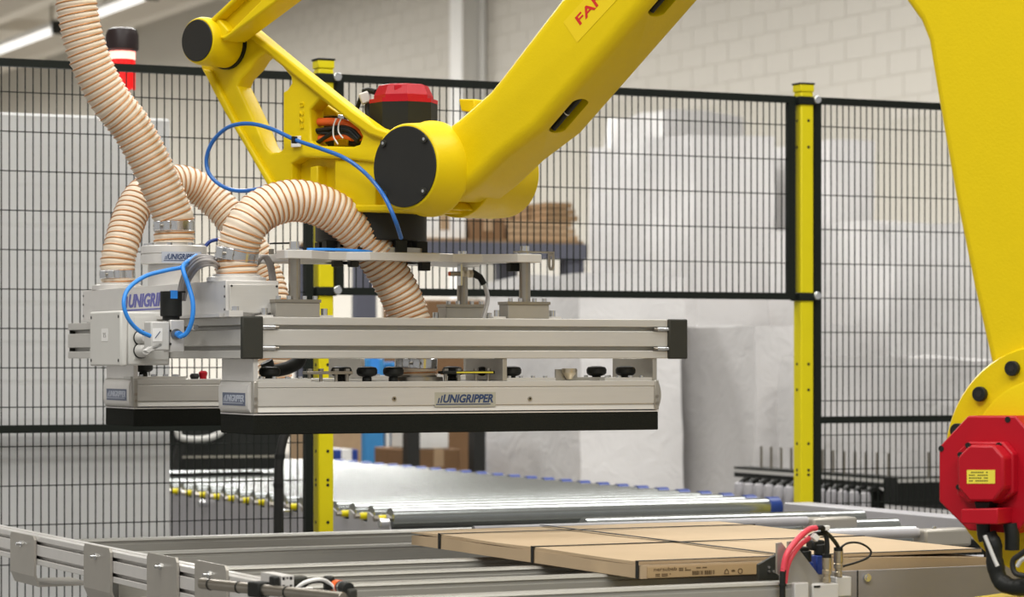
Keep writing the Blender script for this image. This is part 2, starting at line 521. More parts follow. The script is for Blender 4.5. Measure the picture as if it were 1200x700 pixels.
# wrapped pallet loads
def load(name, x0, x1, y0, y1, z0, z1, m, label, amp=0.02, taper=0.0, seed=0, pallet=True, group='stretch wrapped pallet loads'):
    t = thing(name, ((x0 + x1) / 2, (y0 + y1) / 2, 0 if pallet else z0), label, 'pallet load', group)
    bm = bmesh.new()
    n = 14
    bmesh.ops.create_cube(bm, size=2)
    bmesh.ops.subdivide_edges(bm, edges=bm.edges[:], cuts=n, use_grid_fill=True)
    mb = MB()
    for v in bm.verts:
        p = v.co.copy()
        q = V((p.x, p.y, p.z))
        for a in range(3):
            q[a] = math.copysign(1 - (1 - abs(p[a])) ** 1.0, p[a])
        L = max(abs(q.x), abs(q.y), abs(q.z))
        rr = 0.04
        tz = 1 - taper * (q.z + 1) / 2
        w = V((x0 + (x1 - x0) * (q.x * tz + 1) / 2, y0 + (y1 - y0) * (q.y * tz + 1) / 2, z0 + (z1 - z0) * (q.z + 1) / 2))
        nv = noise.noise_vector(w * 2.3 + V((seed * 7.1, 0, 0))) + noise.noise_vector(w * V((6, 6, 6)).x / 1.0 + V((0, seed * 3.3, 0))) * 0.35
        w += V((nv.x, nv.y, nv.z * (0.8 if q.z > -0.9 else 0))) * amp
        mb.v.append(w)
    bm.verts.index_update()
    mb.f = [[v.index for v in f.verts] for f in bm.faces]
    bm.free()
    mb.build('wrapped_goods', m, t, smooth=60)
    if pallet:
        for i in range(3):
            yb = y0 + (y1 - y0) * (0.08 + 0.42 * i)
            MB().box(x0, x1, yb - .05, yb + .05, 0.022, 0.10).build('bearer', M['wood'], t)
            MB().box(x0, x1, yb - .05, yb + .05, 0, 0.022).build('bottom_board', M['wood'], t)
        for i in range(7):
            xb = x0 + (x1 - x0) * (0.06 + 0.147 * i)
            MB().box(xb - .05, xb + .05, y0, y1, 0.10, 0.125).build('deck_board', M['wood'], t)
    return t
def XY(px, Y): return P(px, 400, Y=Y).x
def ZY(px, py, Y): return P(px, py, Y=Y).z
# tall load behind the middle panel
load('pallet_load', 6.916, 7.40, 12.2, 13.35, 0.13, ZY(830, 158, 12.2), M['wrap'], 'tall white shrink wrapped pallet load behind the middle mesh panel', 0.035, 0.02, 1)
load('pallet_load', 7.45, 8.05, 13.5, 14.3, 0.13, ZY(800, 132, 13.6), M['wrap'], 'white wrapped load peaking behind the tall one, highest of all', 0.05, 0.12, 5)
load('pallet_load', 5.60, 6.12, 10.9, 11.9, 0.13, ZY(760, 322, 10.9), M['wrap'], 'broad white wrapped load right behind the roller conveyor opening', 0.03, 0.0, 2)
load('pallet_load', 6.20, XY(1010, 10.4), 10.4, 11.5, 0.13, ZY(900, 382, 10.4), M['wrapg'], 'greyish wrapped load with flat top left of the right yellow post', 0.02, 0.0, 3)
load('pallet_load', 7.53, 7.80, 11.9, 12.9, 0.13, ZY(980, 163, 11.9), M['wrap'], 'narrow tall white load just right of the right yellow post', 0.02, 0.0, 4)
load('pallet_load', XY(1040, 10.7), XY(1190, 10.7), 10.7, 11.8, 0.13, ZY(1060, 262, 10.7), M['wrap'], 'medium high white wrapped load behind the right mesh panel', 0.04, 0.05, 6)
load('pallet_load', XY(1062, 9.2), XY(1190, 9.2), 9.2, 10.2, 0.13, ZY(1090, 420, 9.2), M['wrapg'], 'low grey wrapped load behind the toothed transfer unit', 0.03, 0.05, 7)

# storage rack with wood, left of the wrapped loads
YR = 14.6
rk = thing('storage_rack', (XY(560, YR), YR + .5, 0), 'blue grey storage rack with timber behind the gripper plate', 'rack')
zb1 = ZY(600, 294, YR)
for px in (430, 674):
    for dy in (0, 0.9):
        x = XY(px, YR)
        MB().box(x - .06, x + .06, YR + dy, YR + dy + .08, 0, zb1 + .045).build('upright', M['rackgrey'], rk)
MB().box(XY(420, YR), XY(684, YR), YR - .05, YR, zb1 - .045, zb1 + .045).build('beam', M['rackgrey'], rk)
MB().box(XY(420, YR), XY(684, YR), YR + .9, YR + .95, zb1 - .045, zb1 + .045).build('beam', M['rackgrey'], rk)
for i in range(6):
    MB().box(XY(420, YR), XY(684, YR), YR + i * .16, YR + i * .16 + .12, zb1 + .045, zb1 + .065).build('shelf_board', M['wood'], rk)
zs = zb1 + .066
for i, (a, b, py0, py1, m, lb) in enumerate(((600, 682, 284, 258, 'tan', 'tan timber board stack lying on the storage rack'),
                                             (646, 682, 257, 236, 'wood', 'short timber pile topmost on the storage rack'),
                                             (556, 596, 284, 255, 'brown', 'brown carton on the rack left of the tan boards'),
                                             (500, 550, 284, 250, 'white', 'white carton at the left end of the storage rack'))):
    z0 = zs if i != 1 else ZY(640, 258, YR)
    x0, x1 = XY(a, YR), XY(b, YR)
    z1 = ZY((a + b) / 2, py1, YR)
    t = thing(['timber_stack', 'timber_stack', 'carton', 'carton'][i], ((x0 + x1) / 2, YR + .4, z0), lb, ['timber', 'timber', 'box', 'box'][i])
    if i < 2:
        hh = (z1 - z0) / 3
        for j in range(3):
            for q in range(3):
                MB().box(x0, x1 - .02 * ((j * 7 + q) % 3), YR + .05 + q * .25, YR + .27 + q * .25, z0 + j * hh, z0 + (j + .85) * hh).build('board', M[m], t)
    else:
        MB().box(x0, x1, YR + .05, YR + .6, z0, z1).build('body', M[m], t, bevel=.006)
        MB().box((x0 + x1) / 2 - .03, (x0 + x1) / 2 + .03, YR + .047, YR + .6, z0 + .05, z1 + .002).build('tape', M['tan'], t)
# cartons standing under / beside the rack
def carton(a, b, py0, py1, Y, dep, m, label, name='carton', cat='box', tape='tan'):
    x0, x1 = XY(a, Y), XY(b, Y)
    z1 = ZY((a + b) / 2, py1, Y)
    z0 = 0 if py0 is None else ZY((a + b) / 2, py0, Y)
    t = thing(name, ((x0 + x1) / 2, Y + dep / 2, z0), label, cat)
    MB().box(x0, x1, Y, Y + dep, z0, z1).build('body', M[m], t, bevel=.006)
    xm = (x0 + x1) / 2
    hw = min(.025, (x1 - x0) * .3)
    MB().box(xm - hw, xm + hw, Y - .002, Y + dep, z1 - .08, z1 + .002).build('tape', M[tape], t)
    return t
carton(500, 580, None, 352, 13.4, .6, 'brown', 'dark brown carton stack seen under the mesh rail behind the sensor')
carton(385, 424, None, 492, 11.9, .5, 'tan', 'tan carton right of the left yellow post, under the gripper')
carton(392, 420, 545, 527, 11.6, .25, 'bluep', 'low violet blue crate at the far end of the rollers', 'crate', 'crate', 'white')
carton(428, 450, None, 420, 12.6, .4, 'teal', 'left bright blue carton standing behind the rollers', tape='bluel')
carton(460, 470, None, 425, 12.6, .4, 'teal', 'narrow blue carton standing between white boards', tape='bluel')
carton(453, 457, None, 470, 12.6, .4, 'white', 'white board standing left of the narrow blue carton', 'board', 'board', 'white')
carton(473, 480, None, 470, 12.6, .4, 'white', 'white board standing right of the narrow blue carton', 'board', 'board', 'white')
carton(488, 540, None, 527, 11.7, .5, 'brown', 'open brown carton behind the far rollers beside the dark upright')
carton(488, 526, 526.5, 500, 11.72, .3, 'white', 'white padded sack lying in the brown carton', 'sack', 'sack', 'white')
for px, lb in ((483, 'left dark steel upright behind the far rollers'), (560, 'right dark olive upright beside the broad wrapped load')):
    x = XY(px, 11.5)
    t = thing('steel_upright', (x, 11.5, 0), lb, 'upright')
    MB().box(x - .03, x + .03, 11.48, 11.485, 0, ZY(px, 440, 11.5)).box(x - .03, x - .025, 11.485, 11.54, 0, ZY(px, 440, 11.5)).box(x + .025, x + .03, 11.485, 11.54, 0, ZY(px, 440, 11.5)).build('channel', M['cover'], t)
    MB().box(x - .06, x + .06, 11.44, 11.58, 0, .01).build('foot_plate', M['cover'], t)

# dark machine left of the rollers, with a grey guard pipe
YB = 9.3
x0, x1 = XY(203, YB), XY(332, YB)
zh0, zh1 = ZY(260, 551, YB), ZY(260, 498, YB)
mc = thing('dark_machine', (2.95, YB + .15, 0), 'black machine hood over the far left of the roller conveyor', 'machine')
MB().box(x0, x1, YB, YB + .3, zh0, zh1).build('hood', M['black'], mc, bevel=.006)
MB().box(2.92, 2.97, YB + .1, YB + .2, 0, zh1).build('leg', M['cover'], mc)
MB().box(2.92, x0, YB + .1, YB + .2, zh1 - .05, zh1).build('arm', M['cover'], mc)
MB().tube(catmull([P(208, 505, Y=YB - .05), P(212, 513, Y=YB - .05), P(232, 515, Y=YB - .05), P(250, 512, Y=YB - .05), P(262, 504, Y=YB - .05), P(266, 496, Y=YB + .02)], 8), .012, 10).build('guard_pipe', M['greyp'], mc)
MB().bar(P(214, 512, Y=YB - .03), P(204, 550, Y=YB - .03), .02, .03).build('strut', M['cover'], mc)
MB().bar(P(204, 536, Y=YB - .01), P(330, 535, Y=YB - .01), .006, .008).build('rod', M['steel'], mc)

# roller conveyor
hr = 0.413
ZR = H - hr - 0.03
xl = P(474, 597, Z=H - hr).x - 0.02
yr0 = 7.02
xr = P(916, 583, Z=H - hr).x
rc = thing('roller_conveyor', ((xl + xr) / 2, 8.8, 0), 'galvanised roller conveyor running away through the fence opening', 'conveyor')
roll = endb = endy = None
NP = 27
pit = 0.135
for i in range(NP):
    y = yr0 + 0.035 + i * pit
    off = V((0, i * pit, 0))
    if i == 0:
        roll = MB().cyl(V((xl + .02, y, ZR)), V((xr - .06, y, ZR)), 0.030, n=28).build('roller', M['roller'], rc)
        endb = MB().cyl(V((xr - .06, y, ZR)), V((xr - .022, y, ZR)), 0.033, n=24).build('end_sleeve', M['bluep'], roll)
        endy = MB().lathe(V((xl - .018, y, ZR)), UX, [(.004, 0), (.009, .003), (.010, .026), (.007, .034)], 12).build('bearing', M['postyellow'], roll)
        axl = MB().cyl(V((xl - .03, y, ZR)), V((xr + .01, y, ZR)), 0.008, n=8).build('axle', M['steel'], roll)
    else:
        r2 = shift_copy(roll, rc, off)
        for e in (endb, endy, axl):
            shift_copy(e, r2)
y1 = yr0 + NP * pit
# scalloped left side plate
poly = [V((xl, yr0 - .01, ZR - .20)), V((xl, yr0 - .01, ZR - .03))]
for i in range(NP):
    yc = yr0 + 0.035 + i * pit
    poly += [V((xl, yc - .03, ZR + .012)), V((xl, yc - .02, ZR + .012)), V((xl, yc - .02, ZR - .016)), V((xl, yc + .02, ZR - .016)), V((xl, yc + .02, ZR + .012)), V((xl, yc + .06, ZR - .004))]
poly += [V((xl, y1, ZR)), V((xl, y1, ZR - .20))]
MB().prism(poly, V((.004, 0, 0))).build('side_plate', M['convgrey'], rc, smooth=0)
MB().box(xr - .02, xr - .012, yr0 - .02, y1, ZR - .2, ZR + .01).build('side_plate', M['convgrey'], rc)
MB().box(xl, xr, yr0 - .012, yr0 - .004, ZR - .21, ZR - .033).build('end_plate', M['rail'], rc)
MB().box(xl + .05, xr - .05, yr0 + .1, y1, ZR - .12, ZR - .10).build('roller_gap_shade', M['cover'], rc)  # dark sheet added to give the gaps between rollers their shade
for x in (xl + .02, xr - .06):
    for y in (yr0 + .1, y1 - .2):
        MB().box(x, x + .04, y, y + .06, 0, ZR - .1).build('leg', M['plate'], rc)
for i, px in enumerate((239, 337, 452)):
    q = P(px, 590 + (px - 239) * .11, X=xl - .01)
    MB().cyl(V((xl - .03, q.y, q.z)), V((xl, q.y, q.z)), .013, n=12).build('bolt', M['chrome'], rc, bevel=.003)

# toothed transfer unit right of the roller conveyor
q0, q1 = P(866, 546, D=10.0), P(1040, 560, D=9.07)
Xt = 5.02
ya, yb2 = P(866, 545, X=Xt).y, P(1042, 558, X=Xt).y
zt = H - .385
tu = thing('transfer_unit', (Xt, (ya + yb2) / 2, 0), 'dark rail transfer unit with a row of grey hook arms', 'machine')
MB().box(Xt - .02, Xt + .06, yb2, ya, zt - .036, zt).build('rail', M['black'], tu)
MB().box(Xt - .022, Xt - .02, yb2, ya, zt - .02, zt - .008).build('wear_strip', M['greyp'], tu)
MB().box(Xt - .02, Xt + 1.2, yb2 - .08, yb2, zt - .09, zt).build('rail', M['black'], tu)
MB().box(Xt - .02, Xt + 1.2, yb2 - .084, yb2 - .08, zt - .016, zt - .004).build('wear_strip', M['greyp'], tu)
MB().box(Xt + .3, Xt + 1.2, yb2 + .1, yb2 + .7, zt - .12, zt - .1).build('deck', M['cover'], tu)
arm = None
for i in range(13):
    y = ya - .12 - i * (ya - yb2 - .12) / 12.5
    if arm is None:
        y00 = y
        arm = MB().tube(catmull([V((Xt + .01, y + .018, zt - .08)), V((Xt + .005, y + .017, zt - .055)), V((Xt - .03, y + .012, zt - .040)), V((Xt - .065, y, zt - .050)), V((Xt - .07, y, zt - .08))], 6), .0075, 8).build('hook_arm', M['cover'], tu)
        slv = MB().lathe(V((Xt - .07, y, zt - .175)), UZ, [(.015, 0), (.018, .004), (.018, .112), (.015, .122), (.010, .125)], 12).build('sleeve', M['convgrey'], arm)
    else:
        a2 = shift_copy(arm, tu, V((0, y - y00, 0)))
        shift_copy(slv, a2)
    MB().cyl(V((Xt + .02, y, zt)), V((Xt + .02, y, zt + .075)), .005, n=8).build('pin', M['steel'], tu)
for i in range(7):
    x = Xt + .12 + i * .14
    MB().cyl(V((x, yb2 - .05, zt)), V((x, yb2 - .05, zt + .08)), .006, n=8).build('pin', M['steel'], tu)
MB().box(Xt - .2, Xt + 1.2, yb2 - .06, yb2 - .02, zt - .17, zt - .13).build('lower_rail', M['greyp'], tu)
MB().box(Xt - .2, Xt + 1.2, yb2 - .06, yb2 - .02, zt - .26, zt - .21).build('lower_rail', M['black'], tu)
for x, y in ((Xt, ya - .1), (Xt, yb2 + .1), (Xt + 1.1, yb2)):
    MB().box(x - .02, x + .03, y - .03, y + .03, 0, zt - .05).build('leg', M['black'], tu)

# ------------------------------------------------------------------ infeed conveyor in front
HC = 0.372
ZT = H - HC                       # top of the carrying rails
XL = 1.63
fc = thing('infeed_conveyor', (2.3, 4.9, 0), 'aluminium rail conveyor carrying the strapped cardboard bundle', 'conveyor')

def slot_profile(w, h, slots_front=(0.25, 0.75), top=True, sw=0.0085, sd=0.017):
    """closed cross-section (a across, b up): slots on both flanks and on top/bottom"""
    pts = []
    def flank(a, sgn, seq):
        for f in seq:
            b = h * f
            k = 1 if a > 0 else -1
            e = [(a, b - sgn * sw / 2), (a - k * .004, b - sgn * sw / 2), (a - k * .004, b - sgn * sw), (a - k * sd, b - sgn * sw),
                 (a - k * sd, b + sgn * sw), (a - k * .004, b + sgn * sw), (a - k * .004, b + sgn * sw / 2), (a, b + sgn * sw / 2)]
            pts.extend(e)
    pts.append((-w / 2, 0))
    pts.append((w / 2, 0))
    flank(w / 2, 1, slots_front)
    pts.append((w / 2, h))
    if top:
        pts.extend([(sw / 2, h), (sw / 2, h - sd), (-sw / 2, h - sd), (-sw / 2, h)])
    pts.append((-w / 2, h))
    flank(-w / 2, -1, tuple(reversed(slots_front)))
    return pts

def beam(m, a, b, w, h, **k):
    """slotted profile from a to b; a, b lie on the underside centre line"""
    d = b - a
    x = d.cross(UZ).normalized()
    return m.prism([a + x * p + UZ * q for p, q in slot_profile(w, h, **k)], d)

# left side profile, running away to the left
zpt = H - HC
beam(MB(), V((XL + .02, P(340, 690, X=XL).y, zpt - .06)), V((XL + .02, 6.55, zpt - .06)), .04, .06, sw=.007, sd=.01).build('side_profile', M['alul'], fc, smooth=0, bevel=.001, seg=1)
# crossing rails
rails = []
def cross_rail(px, py, wid, hgt, xend, m='rail', z=None):
    zz = ZT if z is None else z
    q = P(px, py, Z=zz)
    x0 = XL + .045
    mb = MB()
    y0, y1 = q.y - wid, q.y
    b = .006
    poly = [(y0, zz - hgt), (y0, zz - .012), (y0 + .003, zz - .010), (y0 + .003, zz - .006), (y0, zz - .004), (y0 + .003, zz), (y1 - .003, zz), (y1, zz - .004), (y1, zz - hgt)]
    mb.prism([V((x0, a, c)) for a, c in poly], V((xend - x0, 0, 0)))
    rails.append((y0, y1))
    return mb.build('cross_rail', M[m], fc, smooth=0)
cross_rail(440, 621.5, .05, .055, 3.05, z=ZT - .012)
cross_rail(440, 637.5, .05, .09, 3.05, z=ZT - .012)
cross_rail(440, 657.5, .04, .05, 3.05, z=ZT - .008)
cross_rail(440, 669.5, .035, .05, 3.05, z=ZT - .004)
cross_rail(440, 681.5, .04, .16, 2.82, z=ZT)
cross_rail(440, 699.5, .04, .16, 2.465, z=ZT - .002)
# side plate at the right front and dark tray under the bundle
yfp = P(1000, 669, Z=ZT + .004).y
MB().box(2.475, 3.02, yfp, yfp + .004, ZT - .30, ZT + .004).build('side_plate', M['plate'], fc, bevel=.001)
q = P(1015, 677, Y=yfp)
MB().cyl(q + UY * .004, q - UY * .006, .007, n=12).cyl(q - UY * .006, q - UY * .008, .0045, n=6).build('screw', M['chrome'], fc)
MB().box(2.63, 2.632, yfp - .0015, yfp, ZT - .30, ZT + .004).build('seam', M['cover'], fc)
MB().box(XL + .05, 3.0, 4.15, 6.1, ZT - .22, ZT - .2).build('drip_tray', M['plate'], fc)
for x in (XL + .1, 2.9):
    for y in (4.45, 5.9):
        MB().box(x, x + .05, y, y + .05, 0, ZT - .2).build('leg', M['alu'], fc)
# rear part: rollers and rods with end brackets, right of the bundle
for i, (px, py, pe) in enumerate(((700, 611, 945), (860, 624, 1075))):
    qa, qb = P(px, py + 2, Z=ZT + .01), P(pe, py - (pe - px) * .03 - 3, Z=ZT + .01)
    y = qa.y
    rr = MB().cyl(V((qa.x - .3, y, ZT)), V((P(pe, 600, Y=y).x, y, ZT)), .011, n=14).build('rod', M['convgrey'], fc)
    xb = P(pe, 600, Y=y).x
    MB().box(xb, xb + .12, y - .03, y + .02, ZT - .03, ZT + .008).build('rod_bracket', M['brk'], rr, bevel=.006)
    MB().cyl(V((xb + .04, y - .006, ZT + .008)), V((xb + .04, y - .006, ZT + .013)), .006, n=6).build('bolt', M['chrome'], rr)
for i, yy in enumerate((5.78, 5.45, 5.2)):
    MB().cyl(V((2.98, yy, ZT - .03)), V((3.75 - .12 * i, yy, ZT - .03)), .028, n=20).build('idler_roller', M['roller'], fc)
qg = P(931, 589, Z=H - .40)
MB().box(4.02, 4.10, 5.2, qg.y, H - .40 - .05, H - .40).build('side_beam', M['convgrey'], fc, bevel=.003)
for y in (5.3, 6.3): MB().box(4.03, 4.08, y, y + .05, 0, H - .45).build('leg', M['convgrey'], fc)
MB().box(3.0, 4.02, 5.32, 5.36, H - .5, H - .46).build('tie_bar', M['convgrey'], fc)
MB().box(3.0, 4.02, 6.0, 6.04, H - .5, H - .46).build('tie_bar', M['convgrey'], fc)
# hanging bracket plates on the left profile
XB = XL - .006
for (a, b, pt, pb_) in ((12, 40, 626, 671), (98, 129, 640, 690), (172, 207, 651, 705), (228, 265, 660, 715)):
    qa, qb = P(a, pt, X=XB), P(b, pt, X=XB)
    zt_ = P((a + b) / 2, pt, X=XB).z
    zb_ = P((a + b) / 2, pb_, X=XB).z
    ya_, yb_ = qb.y, qa.y
    c = .008
    poly = [V((XB, ya_, zb_)), V((XB, ya_, zt_ - c)), V((XB, ya_ + c, zt_)), V((XB, yb_ - c, zt_)), V((XB, yb_, zt_ - c)), V((XB, yb_, zb_))]
    br = MB().prism(poly, V((.005, 0, 0))).build('bracket', M['brk'], fc, smooth=0)
    MB().prism([V((XB, ya_, zb_)), V((XB, ya_, zb_ - .003)), V((XB + .01, ya_, zb_ - .025)), V((XB + .13, ya_, zb_ - .025)), V((XB + .13, ya_, zb_ - .021)), V((XB + .012, ya_, zb_ - .021)), V((XB + .005, ya_, zb_))], V((0, yb_ - ya_, 0))).build('shelf', M['brk'], br, smooth=0)
    qs = V((XB, (ya_ + yb_) / 2 + .004, zt_ - .021))
    MB().cyl(qs, qs - UX * .012, .0035, n=10).cyl(qs, qs - UX * .003, .007, n=6).build('screw', M['chrome'], br)

# sensor rod in front of the left profile with clamps
r0, r1 = P(236, 684, D=4.42), P(402, 701, D=4.18)
sr = thing('sensor_rod', (r0 + r1) / 2, 'stainless sensor rod with black clamps in front of the left profile', 'rod')
MB().cyl(r0, r1, .0088, n=18).build('rod', M['steel'], sr, bevel=.001)
dr = (r1 - r0).normalized()
for f in (.07, .28, .62):
    c = r0.lerp(r1, f)
    MB().cyl(c - dr * .0012, c + dr * .0012, .0098, n=16).build('cable_tie', M['black'], sr)
c = r0.lerp(r1, .42)
MB().obox(c, dr * .014, basis(dr)[0] * .013, basis(dr)[1] * .012).build('clamp', M['black'], sr, bevel=.003)
c = P(337, 683, D=4.30)
pe = MB()
pw = .0105
out = [(-pw, -pw), (pw, -pw), (pw, pw), (-pw, pw)]
hole_q = [[(sx * .0085, sy * .0085), (sx * .0085, sy * .0035), (sx * .0035, sy * .0035), (sx * .0035, sy * .0085)] for sx in (-1, 1) for sy in (-1, 1)]
hole_q += [[(-.0025 * sx, .008), (0.0025 * sx, .008), (.0012 * sx, .005), (-.0012 * sx, .005)] for sx in (1,)]
pe.prism([c + UX * a + UZ * b for a, b in out], UY * .09, holes=[[c + UX * a + UZ * b for a, b in h] for h in hole_q]).build('profile_stub', M['alul'], sr, smooth=0)
MB().obox(c + UY * .04, UX * (pw - .001), UY * .037, UZ * (pw - .001)).build('stub_hole_shade', M['black'], sr)  # black block put inside as the shade seen through the stub's openings
MB().obox(c + UX * .026 + UY * .02 - UZ * .001, UX * .012, UY * .012, UZ * .009).build('clamp', M['capblk'], sr, bevel=.004)
MB().obox(c - UX * .018 + UY * .01, UX * .006, UY * .01, UZ * .010).build('clamp', M['black'], sr, bevel=.003)
MB().tube(catmull([c + V((.012, 0, -.012)), c + V((.025, -.01, .0)), c + V((.05, -.01, .004)), c + V((.07, 0, -.004)), c + V((.085, 0, -.02))], 6), .003, 8).build('cable', M['white'], sr)
MB().tube(catmull([c + V((.015, 0.01, -.014)), c + V((.03, 0, -.004)), c + V((.055, 0, .0)), c + V((.075, 0, -.012))], 6), .0025, 8).build('cable', M['black'], sr)
s0, s1 = P(392, 687, D=4.36), P(409, 690, D=4.30)
MB().cyl(s0, s1, .0095, n=16).build('sensor_tip', M['black'], sr, bevel=.001)
MB().cyl(s0.lerp(s1, .12), s0.lerp(s1, .42), .0105, n=16).build('sensor_ring', M['orange'], sr)
MB().cyl(s0.lerp(s1, .55), s0.lerp(s1, .62), .0102, n=16).build('sensor_ring', M['chrome'], sr)
MB().obox(s0 + V((-.008, .004, .002)), V((.008, 0, 0)), V((0, .008, 0)), V((0, 0, .014))).build('clamp', M['black'], sr, bevel=.004)
MB().obox(s1 + V((.004, .0, -.012)), V((.008, 0, 0)), V((0, .008, 0)), V((0, 0, .012))).build('clamp', M['capblk'], sr, bevel=.004)

# ------------------------------------------------------------------ strapped bundle of flat cartons
bx0, bx1, by0, by1 = 2.222, 2.925, 4.10, 5.055
bz0, bz1 = ZT + .001, ZT + .029
bd = thing('carton_bundle', ((bx0 + bx1) / 2, (by0 + by1) / 2, bz0), 'flat strapped bundle of brown cardboard lying on the infeed conveyor', 'cardboard')
def sheet(x0, x1, y0, y1, z0, z1, name, m, nx=22, ny=26, sag=0.0, crush=0.0):
    mb = MB()
    def zt(x, y):
        n_ = noise.noise(V((x * 4, y * 4, z1 * 10))) * .0016
        e = max(0, 1 - (y1 - y) / .12) * max(0, 1 - (x - x0) / .10)
        r = max(0, (x - 2.55) / .4)
        return n_ - crush * e - sag * r * r
    top = {}
    for i in range(nx + 1):
        for j in range(ny + 1):
            x, y = x0 + (x1 - x0) * i / nx, y0 + (y1 - y0) * j / ny
            top[i, j] = len(mb.v); mb.v.append(V((x, y, z1 + zt(x, y))))
    bot = {}
    for i in range(nx + 1):
        for j in range(ny + 1):
            if i in (0, nx) or j in (0, ny):
                x, y = x0 + (x1 - x0) * i / nx, y0 + (y1 - y0) * j / ny
                wob = noise.noise(V((x * 9, y * 9, 3))) * .002
                bot[i, j] = len(mb.v); mb.v.append(V((x + wob, y + wob, z0 + max(0, zt(x, y)) * 0)))
    for i in range(nx):
        for j in range(ny):
            mb.f.append([top[i, j], top[i + 1, j], top[i + 1, j + 1], top[i, j + 1]])
    for i in range(nx):
        mb.f.append([bot[i, 0], bot[i + 1, 0], top[i + 1, 0], top[i, 0]])
        mb.f.append([bot[i + 1, ny], bot[i, ny], top[i, ny], top[i + 1, ny]])
    for j in range(ny):
        mb.f.append([bot[0, j + 1], bot[0, j], top[0, j], top[0, j + 1]])
        mb.f.append([bot[nx, j], bot[nx, j + 1], top[nx, j + 1], top[nx, j]])
    loop = [bot[i, 0] for i in range(nx)] + [bot[nx, j] for j in range(ny)] + [bot[i, ny] for i in range(nx, 0, -1)] + [bot[0, j] for j in range(ny, 0, -1)]
    mb.f.append(loop[::-1])
    return mb.build(name, m, bd, smooth=50)
sheet(bx0, bx1, by0, by1, bz0, bz1 - .006, 'carton_stack', M['card'], crush=.003, sag=.009)
sheet(bx0 + .001, bx1 + .004, by0 + .02, by1 + .005, bz1 - .0055, bz1, 'top_sheet', M['card'], crush=.003)
MB().box(bx0 + .012, bx0 + .262, by0 - .0025, by0 - .0005, bz0 + .001, bz1 - .009).build('printed_end', M['carde'], bd)
text('print', 'nersubeb', V((bx0 + .024, by0 - .0025, bz0 + .0125)), UX, UZ, .044, .006, M['print'], bd)
for (a, w_, zz, hh) in ((.072, .018, .0145, .002), (.072, .027, .0115, .0018), (.106, .022, .0145, .002), (.027, .032, .006, .0018), (.027, .026, .0032, .0015)):
    m = MB()
    k = int(w_ / .003)
    for i in range(k):
        if i % 5 == 3: continue
        m.box(bx0 + a + i * .003, bx0 + a + i * .003 + .0023, by0 - .0032, by0 - .0025, bz0 + zz, bz0 + zz + hh)
    m.build('fine_print', M['print'], bd, smooth=0)
m = MB()
for i in range(22):
    if random.random() < .75:
        m.box(bx0 + .098 + i * .002, bx0 + .098 + i * .002 + random.choice((.0009, .0016)), by0 - .0032, by0 - .0025, bz0 + .0035, bz0 + .0105)
m.build('barcode', M['print'], bd, smooth=0)
cx = bx0 + .160
MB().prism([V((cx + a, by0 - .0025, bz0 + b)) for a, b in ((0, .003), (.01, .003), (.0085, .009), (.005, .012), (.0015, .009))], V((0, -.0007, 0)), holes=[[V((cx + a, by0 - .0025, bz0 + b)) for a, b in ((.0015, .0042), (.0085, .0042), (.0072, .0085), (.005, .0103), (.0028, .0085))]]).build('handling_mark', M['print'], bd, smooth=0)
MB().prism([V((cx + .018 + .004 * math.cos(a), by0 - .0025, bz0 + .008 + .002 * math.sin(a))) for a in [k * math.pi / 5 for k in range(10)]], V((0, -.0007, 0))).build('handling_mark', M['print'], bd, smooth=0)
MB().prism([V((cx + .032 + .005 * math.cos(a), by0 - .0025, bz0 + .007 + .0048 * math.sin(a))) for a in [k * math.pi / 8 for k in range(16)]], V((0, -.0007, 0)), holes=[[V((cx + .032 + .0036 * math.cos(a), by0 - .0025, bz0 + .007 + .0034 * math.sin(a))) for a in [k * math.pi / 8 for k in range(16)]]]).build('handling_mark', M['print'], bd, smooth=0)
def strap_x(px, py, w=.012):
    y = P(px, py, X=bx0).y
    z = bz1 + .0022
    m = MB()
    m.box(bx0 - .003, bx1 + .005, y - w / 2, y + w / 2, z - .001, z)
    m.box(bx0 - .003, bx0 - .002, y - w / 2, y + w / 2, bz0, z)
    m.box(bx1 + .004, bx1 + .005, y - w / 2, y + w / 2, bz0, z)
    m.build('strap', M['black'], bd, smooth=0)
for px, py in ((516, 632), (625, 645), (748, 668)): strap_x(px, py, .010)
xs = P(885, 648, Z=bz1).x
MB().box(xs - .005, xs + .005, by0 - .002, by1 + .006, bz1 + .0024, bz1 + .0034).build('strap', M['black'], bd, smooth=0)

# ------------------------------------------------------------------ sensor head with cables at the conveyor edge
YS = 3.97
def Q(px, py, Y=YS): return P(px, py, Y=Y)
sh = thing('photoelectric_sensor', Q(945, 700), 'grey sensor bracket with two plugged connectors and red cables beside the bundle', 'sensor')
# grey gusset plate (triangular cheek)
gp = [Q(*p) for p in ((911, 637), (916, 636), (952, 683), (952, 702), (924, 697), (922, 680), (911, 672))]
MB().prism(gp, UY * .006).build('gusset', M['alud'], sh, smooth=0)
gp2 = [p + UY * .02 + UX * .034 for p in gp]
MB().prism(gp2, UY * .006).build('gusset', M['alud'], sh, smooth=0)
# olive end stop beside the bundle
es = [Q(*p, Y=4.03) for p in ((889, 662), (912, 649), (912, 680), (889, 680))]
est = MB().prism(es, UY * .008).build('end_stop', M['capblk'], sh, smooth=0, bevel=.001)
for a, b in ((900.5, 665), (900.5, 670), (906, 670)):
    q = Q(a, b, 4.03)
    MB().cyl(q, q - UY * .003, .0022, n=10).build('screw', M['chrome'], est)
